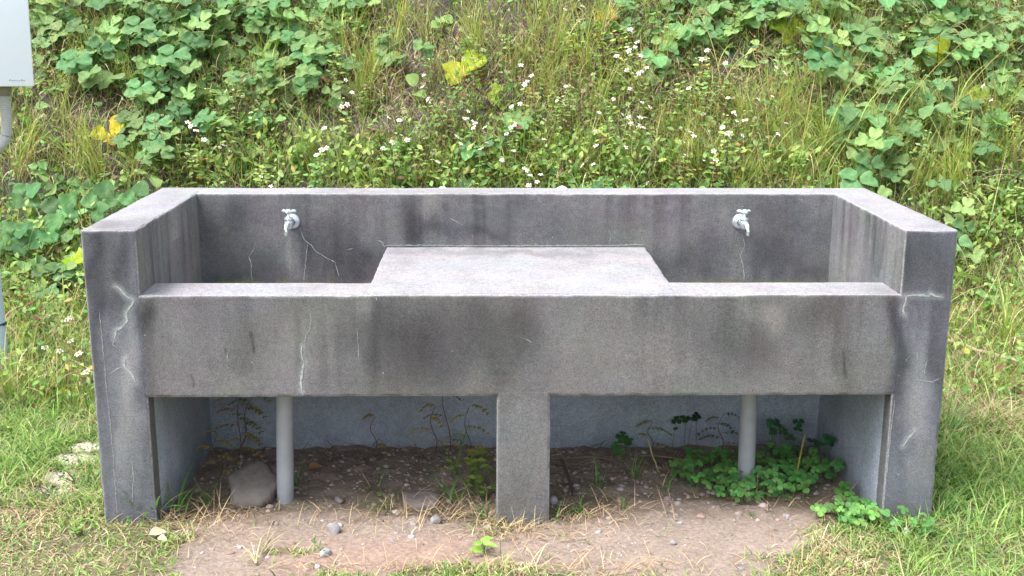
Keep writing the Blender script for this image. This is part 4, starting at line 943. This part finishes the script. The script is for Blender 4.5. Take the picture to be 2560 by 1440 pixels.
# clover
def clover_plant(px, py, n, spread, size, label, hh=(.02, .075), c=(.11, .30, .08), grp=None):
    h = ground_hit(px, py); o = empty('clover', h); st = MB(); k = 0
    for _ in range(n):
        q = rdir() * spread * math.sqrt(random.random()); q[1] *= .8; ht = random.uniform(*hh); X = h[0] + q[0]
        if abs(X) > XI1 - .01 and h[1] + q[1] > -.03: continue
        gz = hz(X, h[1] + q[1]) - h[2]; top = q + np.array([random.uniform(-.015, .015), -.01, gz + ht]); st = MB()
        tube(st, [q + (0, 0, gz - .005), q * .6 + top * .4 + (0, 0, .01), top], .0009, 4, (.12, .2, .06), cap=False); st.build('stem', M_STEM, o)
        a0 = random.uniform(0, 6); nr = np.array([random.uniform(-.4, .4), random.uniform(-.9, 0), 1.]); nr /= np.linalg.norm(nr); S = size * random.uniform(.65, 1.15); cc = jit(c, .25, .08); lf = MB()
        vv = np.linspace(0, 1, 7); w = np.array([.02, .22, .40, .50, .50, .38, .14]); cs = np.array([-1, -.5, 0, .5, 1]); U = (w[:, None] * cs).ravel(); Vv = (vv[:, None] + (.0 - .10 * (cs == 0)[None]) * (vv[:, None] > .9)).ravel()
        i = (np.arange(6)[:, None] * 5 + np.arange(4)[None]).ravel(); F_ = np.stack([i, i + 1, i + 6, i + 5], 1)
        for j in range(3 if random.random() < .75 else 4):
            a = a0 + j * 2.094; dv = np.array([math.cos(a), math.sin(a), 0]); dv -= nr * (dv @ nr); place_leaf(lf, (U, Vv, F_), top, dv, nr, S, jit(cc, .06), .12, .2)
        lf.build('leaf', M_SLEAF, o)
    tag(o, label, 'clover', grp); return o
CL = [(1790, 1205), (1850, 1225), (1930, 1200), (2000, 1180), (1960, 1240), (1800, 1235), (2060, 1200), (1880, 1180), (1900, 1240), (1745, 1170), (1820, 1170), (1950, 1160), (2010, 1225), (1860, 1250), (1725, 1200)]
for i, p_ in enumerate(CL): clover_plant(*p_, 15, .075, .021, 'dense green clover with rounded leaflets around the right drain pipe', grp='clovers around the right drain pipe')
clover_plant(1940, 1140, 13, .09, .02, 'dark green clover deepest under the right basin', (.06, .14), (.045, .15, .05))
clover_plant(2070, 1170, 9, .06, .026, 'large-leaved clover by the right inner wall', (.06, .13), (.045, .15, .06))
clover_plant(1550, 1150, 7, .05, .023, 'lone green clover in litter right of the centre leg', (.05, .09), (.06, .19, .05))
clover_plant(1715, 1120, 6, .06, .02, 'dark sparse clover left behind the right drain pipe', (.07, .14), (.03, .1, .04))
for p_ in ((2080, 1290), (2120, 1270), (2150, 1300), (2170, 1310), (2140, 1240)): clover_plant(*p_, 13, .06, .019, 'bright clover spreading in front of the right inner wall', (.015, .06), (.12, .3, .07), 'clovers before the right inner wall')
clover_plant(2240, 1330, 9, .06, .015, 'bright clover at the left foot of right post', (.02, .07), (.11, .3, .08)); clover_plant(2305, 1335, 9, .055, .016, 'bright clover at the right foot of right post', (.02, .08), (.11, .3, .08))
# weeds under the sink: thin red stem with feather leaves or curled yellow leaves
def feather_weed(px, py, h, nl, label, yel=.5, lean=(0, 0), dark=1.):
    g = ground_hit(px, py); o = empty('weed', g); st = MB(); lf = MB(); P = lambda f: np.array([lean[0] * f, lean[1] * f, h * f]) + np.array([.012 * math.sin(f * 7), 0, 0])
    tube(st, [P(f) for f in np.linspace(0, 1, 9)], np.linspace(.0022, .0009, 9), 5, (.17, .08, .045))
    for k in range(nl):
        f = .22 + .78 * k / (nl - 1 if nl > 1 else 1); a = (k % 2) * math.pi + random.uniform(-.5, .5) - .3; d = np.array([math.cos(a), math.sin(a), 0]); L = random.uniform(.05, .1) * (1.1 - .3 * f); q = P(f)
        rp = [q + d * L * t + np.array([0, 0, .035 * t - .05 * t * t]) for t in np.linspace(0, 1, 6)]; tube(st, rp, .0007, 4, (.2, .12, .05), cap=False)
        c = jit((.5, .42, .08) if random.random() < yel else (.2, .32, .08), .2) * dark
        for i, r_ in enumerate(rp[1:]):
            for sd_ in (-1, 1): place_leaf(lf, OV, r_, d * .5 + np.array([-d[1], d[0], 0]) * sd_ + np.array([0, 0, -.2]), (0, -.5, 1), random.uniform(.012, .02), jit(c, .1), .1, .3)
    lf.build('leaves', M_SLEAF, o); st.build('stem', M_STEM, o); tag(o, label, 'weed')
feather_weed(590, 1165, .30, 10, 'tall yellow-green feathery weed behind the flat stone', .6, (.03, .05))
feather_weed(545, 1200, .17, 6, 'short yellowing weed in the left inner corner', .9)
feather_weed(600, 1120, .22, 7, 'feathery weed reaching the beam near the left pipe', .35, (.06, -.02))
feather_weed(1085, 1135, .19, 4, 'thin weed with curled orange leaves under left basin', 1)
feather_weed(1170, 1150, .21, 5, 'yellow-leaved weed left behind the centre leg', .9)
feather_weed(935, 1130, .14, 2, 'tiny sparse weed against the back panel left', 1, dark=.8)
feather_weed(1120, 1145, .33, 4, 'tallest thin dark-stemmed weed under the left basin', .3, (-.01, 0), .7)
feather_weed(1625, 1125, .11, 4, 'small brownish weed under right basin beside the straw stem', .7, dark=.7)
feather_weed(1800, 1130, .15, 7, 'dark feathery seedling left of the right drain pipe', .2, dark=.7)
feather_weed(2035, 1110, .24, 2, 'thin dark stalk near the right back corner', 0, (.03, 0), .5)
def leafy_clump(px, py, n, size, c, label, h=.08, sp=.05):
    g = ground_hit(px, py); o = empty('leafy_seedling', g); lf = MB(); st = MB()
    for _ in range(n):
        q = rdir() * sp * random.random(); top = q * 1.6 + np.array([0, -.01, h * random.uniform(.3, 1)]); tube(st, [q * .3, top], .0011, 4, (.12, .18, .05), cap=False)
        d = rdir(); place_leaf(lf, OV, top, d + np.array([0, 0, random.uniform(-.2, .5)]), (random.uniform(-.3, .3), -.6, .8), size * random.uniform(.6, 1.1), jit(c, .25, .1), .25, .3)
    lf.build('leaves', M_SLEAF, o); st.build('stem', M_STEM, o); tag(o, label, 'plant')
leafy_clump(1210, 1385, 8, .045, (.2, .42, .06), 'bright green seedling alone on the dirt below the centre leg', .05, .02)
leafy_clump(1180, 1215, 34, .034, (.2, .28, .05), 'yellow-green leafy weed at the left side of the centre leg', .13, .06)
leafy_clump(1205, 1245, 22, .03, (.14, .24, .05), 'low green weed hugging the centre leg on its left', .08, .05)
leafy_clump(1875, 1288, 4, .018, (.06, .18, .06), 'tiny dark seedling on the dirt below the right pipe', .01, .01)
leafy_clump(960, 1245, 3, .02, (.16, .3, .06), 'tiny round-leaved seedling left of the half-buried stone', .02, .015)
leafy_clump(215, 1215, 26, .022, (.14, .3, .07), 'low clover-like plant beside the left post', .07, .06)
leafy_clump(205, 1335, 10, .026, (.17, .35, .06), 'bright green sprout in the grass lower left', .05, .03)
leafy_clump(45, 1340, 14, .022, (.12, .28, .06), 'small leafy sprout at the lower left edge', .04, .05)
leafy_clump(2405, 815, 4, .05, (.1, .26, .1), 'single rounded green leaf plant in the right lawn', .03, .015)
for a, b in ((2430, 600), (2480, 560), (2530, 590), (2500, 640), (2450, 560), (2545, 540), (2415, 545), (2470, 620), (2560, 620), (2520, 530), (2440, 500), (2405, 500)): leafy_clump(a, b + 60, 80, .05, (.1, .26, .06), 'dense green small-leaved bush behind the right corner of the sink', .32, .14)
for o in [o for o in bpy.data.objects if o.get('label', '').startswith('dense green small-leaved bush')]: o['group'] = 'bushes behind the right corner'
# sticks and stems
def stick(name, p, r, c, label, cat='stick', mt=None):
    pts = [np.array(q, float) for q in p]; c0 = pts[0].copy(); k = []
    for a, b in zip(pts[:-1], pts[1:]):
        for j in range(5): k.append(a + (b - a) * j / 5 + np.array([random.uniform(-1, 1) * r * .3 for _ in range(3)]))
    k.append(pts[-1]); k = np.array(k); mb = MB(); tube(mb, k - c0, np.linspace(r, r * .8, len(k)) * (1 + .12 * np.sin(np.arange(len(k)) * 2.1)), 8, c)
    o = mb.build(name, mt or M_DRY); o.location = c0; tag(o, label, cat); return o
def gp(a, b, dz=.0): h = ground_hit(a, b); return h + np.array([0, 0, dz])
stick('stick', [gp(1402, 1168, .03), gp(1418, 1200, .02), gp(1436, 1240, .008)], .007, (.13, .1, .09), 'short dark stick lying right of the centre leg')
stick('dry_stem', [gp(1648, 1182, .0), on_y(1632, 1140, gp(1648, 1182)[1]), on_y(1620, 1098, gp(1648, 1182)[1])], .003, (.42, .36, .18), 'upright straw-yellow stem under the right basin', 'stem')
stick('bamboo_stick', [gp(2366, 898, .09), gp(2440, 918, .08), gp(2575, 955, .075)], .010, (.5, .42, .28), 'long pale bamboo stick lying in the right lawn')
stick('twig', [gp(60, 912, .04), gp(100, 870, .07), gp(143, 828, .1)], .0025, (.12, .09, .06), 'thin dark twig in the lawn between pole and sink')
for i, (a, b) in enumerate((((1380, 1160), (1560, 1162)), ((1560, 1140), (1420, 1178)), ((1600, 1150), (1760, 1175)))):
    stick('dead_stalk', [gp(*a, .02), gp((a[0] + b[0]) / 2, (a[1] + b[1]) / 2, .03), gp(*b, .015)], .004, (.2, .15, .11), ('dead brown stalk lying flat, nearest the centre leg', 'dead stalk crossing another beside the dark stick', 'dead brown stalk lying toward the clover patch')[i], 'stalk')
stick('dry_stem', [gp(2005, 1190, .16), gp(1990, 1215, .05), gp(1985, 1222, .0)], .0035, (.34, .28, .08), 'short yellow stem among the clover', 'stem')
# dried grass plant lying on the dirt
g = gp(640, 1415, .004); mb = MB()
for a, b, w in (((640, 1415), (668, 1345), .0035), ((650, 1395), (720, 1335), .002), ((655, 1385), (760, 1350), .0018), ((640, 1412), (600, 1405), .003), ((640, 1415), (575, 1380), .002), ((660, 1370), (610, 1360), .0016), ((665, 1360), (700, 1310), .0016), ((640, 1410), (620, 1370), .002), ((655, 1390), (740, 1375), .0015)):
    p = gp(*a, .008) - g; q = gp(*b, .012) - g; m_ = (p + q) / 2 + np.array([0, .005, .03]); tube(mb, [p, (p + m_) / 2 + (0, 0, .006), m_, (m_ + q) / 2 + (0, 0, .002), q], [w, w * .9, w * .8, w * .6, w * .3], 5, jit((.5, .41, .25), .12))
o = mb.build('dried_grass_plant', M_DRY); o.location = g; tag(o, 'pale dried branching grass plant lying on the dirt front left', 'dead grass')
def dead_leaf(px, py, S, c, label, az=0, cat='leaf', dz=.01, up=(0, -.4, .9), grid=None, fold=.5):
    h = ground_hit(px, py); mb = MB(); place_leaf(mb, grid or ovate(8, .32, .9), (0, 0, 0), (math.cos(az), math.sin(az), .15), up, S, c, fold, .5, wave=1)
    o = mb.build('leaf', M_LEAF if grid else M_DRY); o.location = h + np.array([0, 0, dz]); tag(o, label, cat)
dead_leaf(770, 1184, .055, (.28, .15, .08), 'orange-brown dead leaf right of the left drain pipe', .2, dz=.02)
dead_leaf(373, 1345, .055, (.55, .47, .36), 'pale curled dead leaf in grass below the left post', .5)
dead_leaf(395, 1352, .035, (.55, .47, .36), 'second smaller pale dead leaf below the left post', -.5)
dead_leaf(2205, 1320, .07, (.5, .42, .28), 'pale upright dry leaf at the inner side of the right post', 1.6, up=(1, -.3, .3))
dead_leaf(1170, 1165, .06, (.4, .25, .08), 'orange-brown leaf hanging near the centre leg left side', .4, dz=.04)
dead_leaf(2420, 970, .07, (.34, .22, .13), 'brown dead leaf in the lawn at right', 0)

# ------------------------------------------------------------------ notable bank plants
def leaf_spray(px, py, h, n, S, c, label, yb=None, cat='vine leaf', grp=None):
    """big lobed leaves of one shoot at a spot of the bank"""
    t = 0.
    d = ray(px, py); best = None
    for k in np.linspace(3.5, 9, 400):
        q = CAM + d * k
        if q[2] < hz(q[0], q[1]) + h: best = q; break
    if best is None: return
    if yb: best = on_y(px, py, yb)
    gz = hz(best[0], best[1]); o = empty('leaf_shoot', (best[0], best[1], gz)); lf = MB(); st = MB(); T = np.array([0, 0, best[2] - gz])
    tube(st, [(0, 0, -.01), T * .5 + (.015, 0, 0), T], .0018, 4, (.14, .2, .06))
    az = random.uniform(-2.4, -.7)
    for j in range(n):
        a = az + (0, 1.5, -1.5, 3)[j % 4] + random.uniform(-.2, .2); nr = np.array([random.uniform(-.3, .3), -.9, .55]); nr /= np.linalg.norm(nr); dv = np.array([math.cos(a), math.sin(a) * .6, .7 * math.sin(a)]); dv -= nr * (dv @ nr)
        m_ = MB(); place_leaf(m_, LG[(3, 1, 2, 0)[j % 4]], T + dv * .01, dv, nr, S * random.uniform(.68, .9), jit(c, .2, .07), .12, .15, wave=1); m_.build('leaf', M_LEAF, o)
    st.build('stem', M_STEM, o); tag(o, label, cat, grp)
YG = (.36, .48, .03); YY = (.62, .48, .02)
leaf_spray(1150, 152, .15, 2, .17, YG, 'big lime-yellow lobed leaf in the upper middle of the bank')
leaf_spray(270, 330, .1, 3, .12, YY, 'bright yellow-orange lobed leaves on the bank right of the box')
leaf_spray(1968, 65, .15, 3, .15, YG, 'lime-yellow three-part leaf at top right of middle')
leaf_spray(2330, 130, .15, 3, .15, YG, 'yellow-green lobed leaves at upper right')
leaf_spray(2420, 225, .15, 2, .12, YG, 'yellow-green leaf with holes near the right edge')
leaf_spray(2400, 380, .12, 2, .09, YG, 'small lime-yellow leaf low on the right bank')
leaf_spray(2370, 425, .1, 1, .12, (.34, .4, .04), 'single yellow-green leaf lowest on the right bank')
leaf_spray(2075, 432, .1, 2, .1, YG, 'yellow-green leaf just above the sink right rear corner')
leaf_spray(2050, 170, .12, 3, .12, (.26, .42, .1), 'light green leaf trio in the upper right')
leaf_spray(1515, 30, .1, 2, .09, (.6, .42, .06), 'yellowing ragged leaf at the top middle of the bank')
leaf_spray(180, 640, .2, 2, .09, YG, 'lime-yellow leaf touching the left edge of the sink')
leaf_spray(62, 690, .1, 3, .09, YG, 'lime-yellow broad leaf in the lawn near the left edge')
leaf_spray(175, 970, .05, 2, .05, YG, 'small yellow-green leaf in the lawn left of the post')
leaf_spray(1500, 452, .12, 1, .12, (.1, .25, .09), 'broad green leaf just above the rim right of the shell')
leaf_spray(1140, 462, .12, 2, .11, (.1, .23, .07), 'broad green leaf just above the rim, middle left')
leaf_spray(1225, 225, .12, 2, .1, (.3, .44, .05), 'small lime leaf below the big lime-yellow one')
leaf_spray(2190, 90, .12, 1, .13, (.12, .26, .14), 'large bluish-green leaf at upper right')
leaf_spray(285, 285, .1, 1, .08, (.6, .36, .03), 'orange leaf above the bright yellow leaves')
for p_, lab in (((60, 490), 'leftmost broad green vine shoot beside the box conduit'), ((150, 520), 'broad green vine shoot left of the sink corner'), ((250, 500), 'broad green vine shoot above the sink left corner'), ((345, 495), 'broad green shoot behind the left rim'), ((110, 575), 'low broad green shoot left of the sink'), ((30, 590), 'low broad green shoot at the left edge')):
    leaf_spray(*p_, .22, 4, .13, (.09, .21, .075), lab)
# tall flowering stalks leaning to the upper right
for i, (a, b) in enumerate((((2035, 470), (2390, 60)), ((2110, 465), (2520, 30)), ((2010, 468), (2200, 90)), ((2150, 470), (2560, 180)), ((1985, 468), (2050, 120)), ((2260, 440), (2600, 60)), ((1930, 468), (1880, 120)), ((2060, 468), (2480, 240)), ((1820, 300), (1740, 20)))):
    q = None; d = ray(*a)
    for k in np.linspace(4.2, 9, 300):
        q = CAM + d * k
        if q[2] < hz(q[0], q[1]) + .05: break
    base = np.array([q[0], q[1], hz(q[0], q[1])]); top = on_y(*b, q[1] + .55); mb = MB(); n = 14; D = top - base; pts = []
    for f in np.linspace(0, 1, n): pts.append(D * f + np.array([-.05 * D[0], -.10, .16 * np.linalg.norm(D)]) * math.sin(f * math.pi) * .6)
    o = empty('grass_stalk', base); tube(mb, pts, np.linspace(.0032, .0011, n), 5, jit((.33, .30, .1), .15)); mb.build('stem', M_DRY, o)
    hd = MB(); e = np.array(pts[-1])
    for k in range(5):
        dd = np.array([random.uniform(.2, .8), -.3, random.uniform(.1, .6)]); L = random.uniform(.1, .18); rp = [e - D * .02 * k + dd * L * t + np.array([0, 0, -.10 * t * t]) for t in np.linspace(0, 1, 6)]; tube(hd, rp, [.0012, .0018, .002, .002, .0016, .001], 4, jit((.38, .31, .14), .15))
    hd.build('seed_head', M_DRY, o); lfb = MB()
    for k in range(5): blade(lfb, pts[1 + k], random.uniform(-1, 1), random.uniform(.2, .4), .008, random.uniform(.8, 2), .4, jit(G_GR, .2), 7)
    lfb.build('blades', M_GRASS, o)
    tag(o, 'tall thin grass stalk arching to the upper right over the bank', 'grass stalk', 'tall arching grass stalks')
# flowers in the lawn at left
def single_flower(px, py, h, label, grp, r=.016, n=1):
    g = ground_hit(px, py + h * 400); o = empty('daisy', g); st = MB()
    for k in range(n):
        off = np.array([random.uniform(-.02, .02), 0, h + random.uniform(-.02, .02)]) if n > 1 else np.array([0, 0, h])
        tube(st, [(0, 0, 0), off * .5 + (.01, .01, 0), off], [.0014, .0012, .001], 4, (.12, .17, .05)); f = MB(); flower_head(f, off, (random.uniform(-.3, .3), -.5, 1), r); f.build('flower', M_PETAL, o, False)
    st.build('stem', M_STEM, o); tag(o, label, 'flower', grp)
for a, b, n in ((124, 803, 1), (178, 808, 3), (118, 885, 1), (155, 895, 1), (182, 868, 1), (205, 905, 2), (222, 950, 1), (131, 705, 1), (150, 650, 2), (158, 640, 1), (55, 548, 1), (82, 558, 1), (152, 567, 1), (222, 545, 2), (18, 615, 1), (48, 622, 1), (172, 603, 1)):
    single_flower(a, b, .12 if b > 780 else .2, 'white daisy-like flower with yellow centre in the grass left of the sink' if b > 700 else 'white daisy-like flower among the leaves left of the sink', 'white flowers left of the sink, ' + ('lawn' if b > 700 else 'leaves'), .0145, n)
for a, b in ((2490, 485), (2520, 492), (2455, 520)): single_flower(a, b, .3, 'white flower above the dense bush at the right edge', 'white flowers right edge')

# long dry tendrils and runners tangled over the bank, too many to count
x, y, z, u, v = pick([(1400, 200, 900, 200, 1)], 2600, .6, .3); m = len(x)
merged_blades('dry_tendrils', x, y, z + RNG.uniform(.02, .14, m), RNG.uniform(.25, .6, m), RNG.uniform(.0014, .0024, m), [G_DRY, (.4, .27, .16), (.3, .33, .12)], [.45, .3, .25], M_DRY, (-1.5, 2.6), (.5, 1.4), 9, tipdry=.1)
# bright upright leaves of the low growth right behind the rim
merged_leaves('low_growth', 9000, [(1300, 440, 600, 45, 1), (700, 430, 300, 40, .8), (2480, 540, 110, 90, 1), (90, 640, 120, 60, .7)], .0, (.025, .06), [(.21, .38, .09), (.15, .32, .09), (.29, .41, .1)], OV, M_SLEAF, .26, upz=(0, 2.2))

# upright strappy green leaves and stems filling the weed band behind the rim
x, y, z, u, v = pick([(1350, 400, 500, 80, 1), (700, 400, 250, 60, .7), (2050, 400, 300, 80, 1)], 7000, .08, .6); m = len(x)
merged_blades('tall_weed_leaves', x, y, z, RNG.uniform(.16, .36, m), RNG.uniform(.004, .009, m), [G_GR, G_SMALL, G_GRY, (.2, .36, .1)], [.35, .3, .15, .2], M_GRASS, (0, 1.4), (0, .6), 5)

# the bank goes on to both sides of the view
for sx in (-1, 1):
    x, y, z, u, v = hill_samples(26000, *((-6.5, -4.1) if sx < 0 else (4.1, 6.5)), 1.9, 5.6); m = len(x)
    merged_blades('bank_grass', x, y, z, RNG.uniform(.08, .3, m), RNG.uniform(.004, .009, m), [G_GR, G_GRY, G_SMALL2, G_DRY], [.4, .2, .25, .15], M_GRASS, (.3, 2.0), (0, .8))
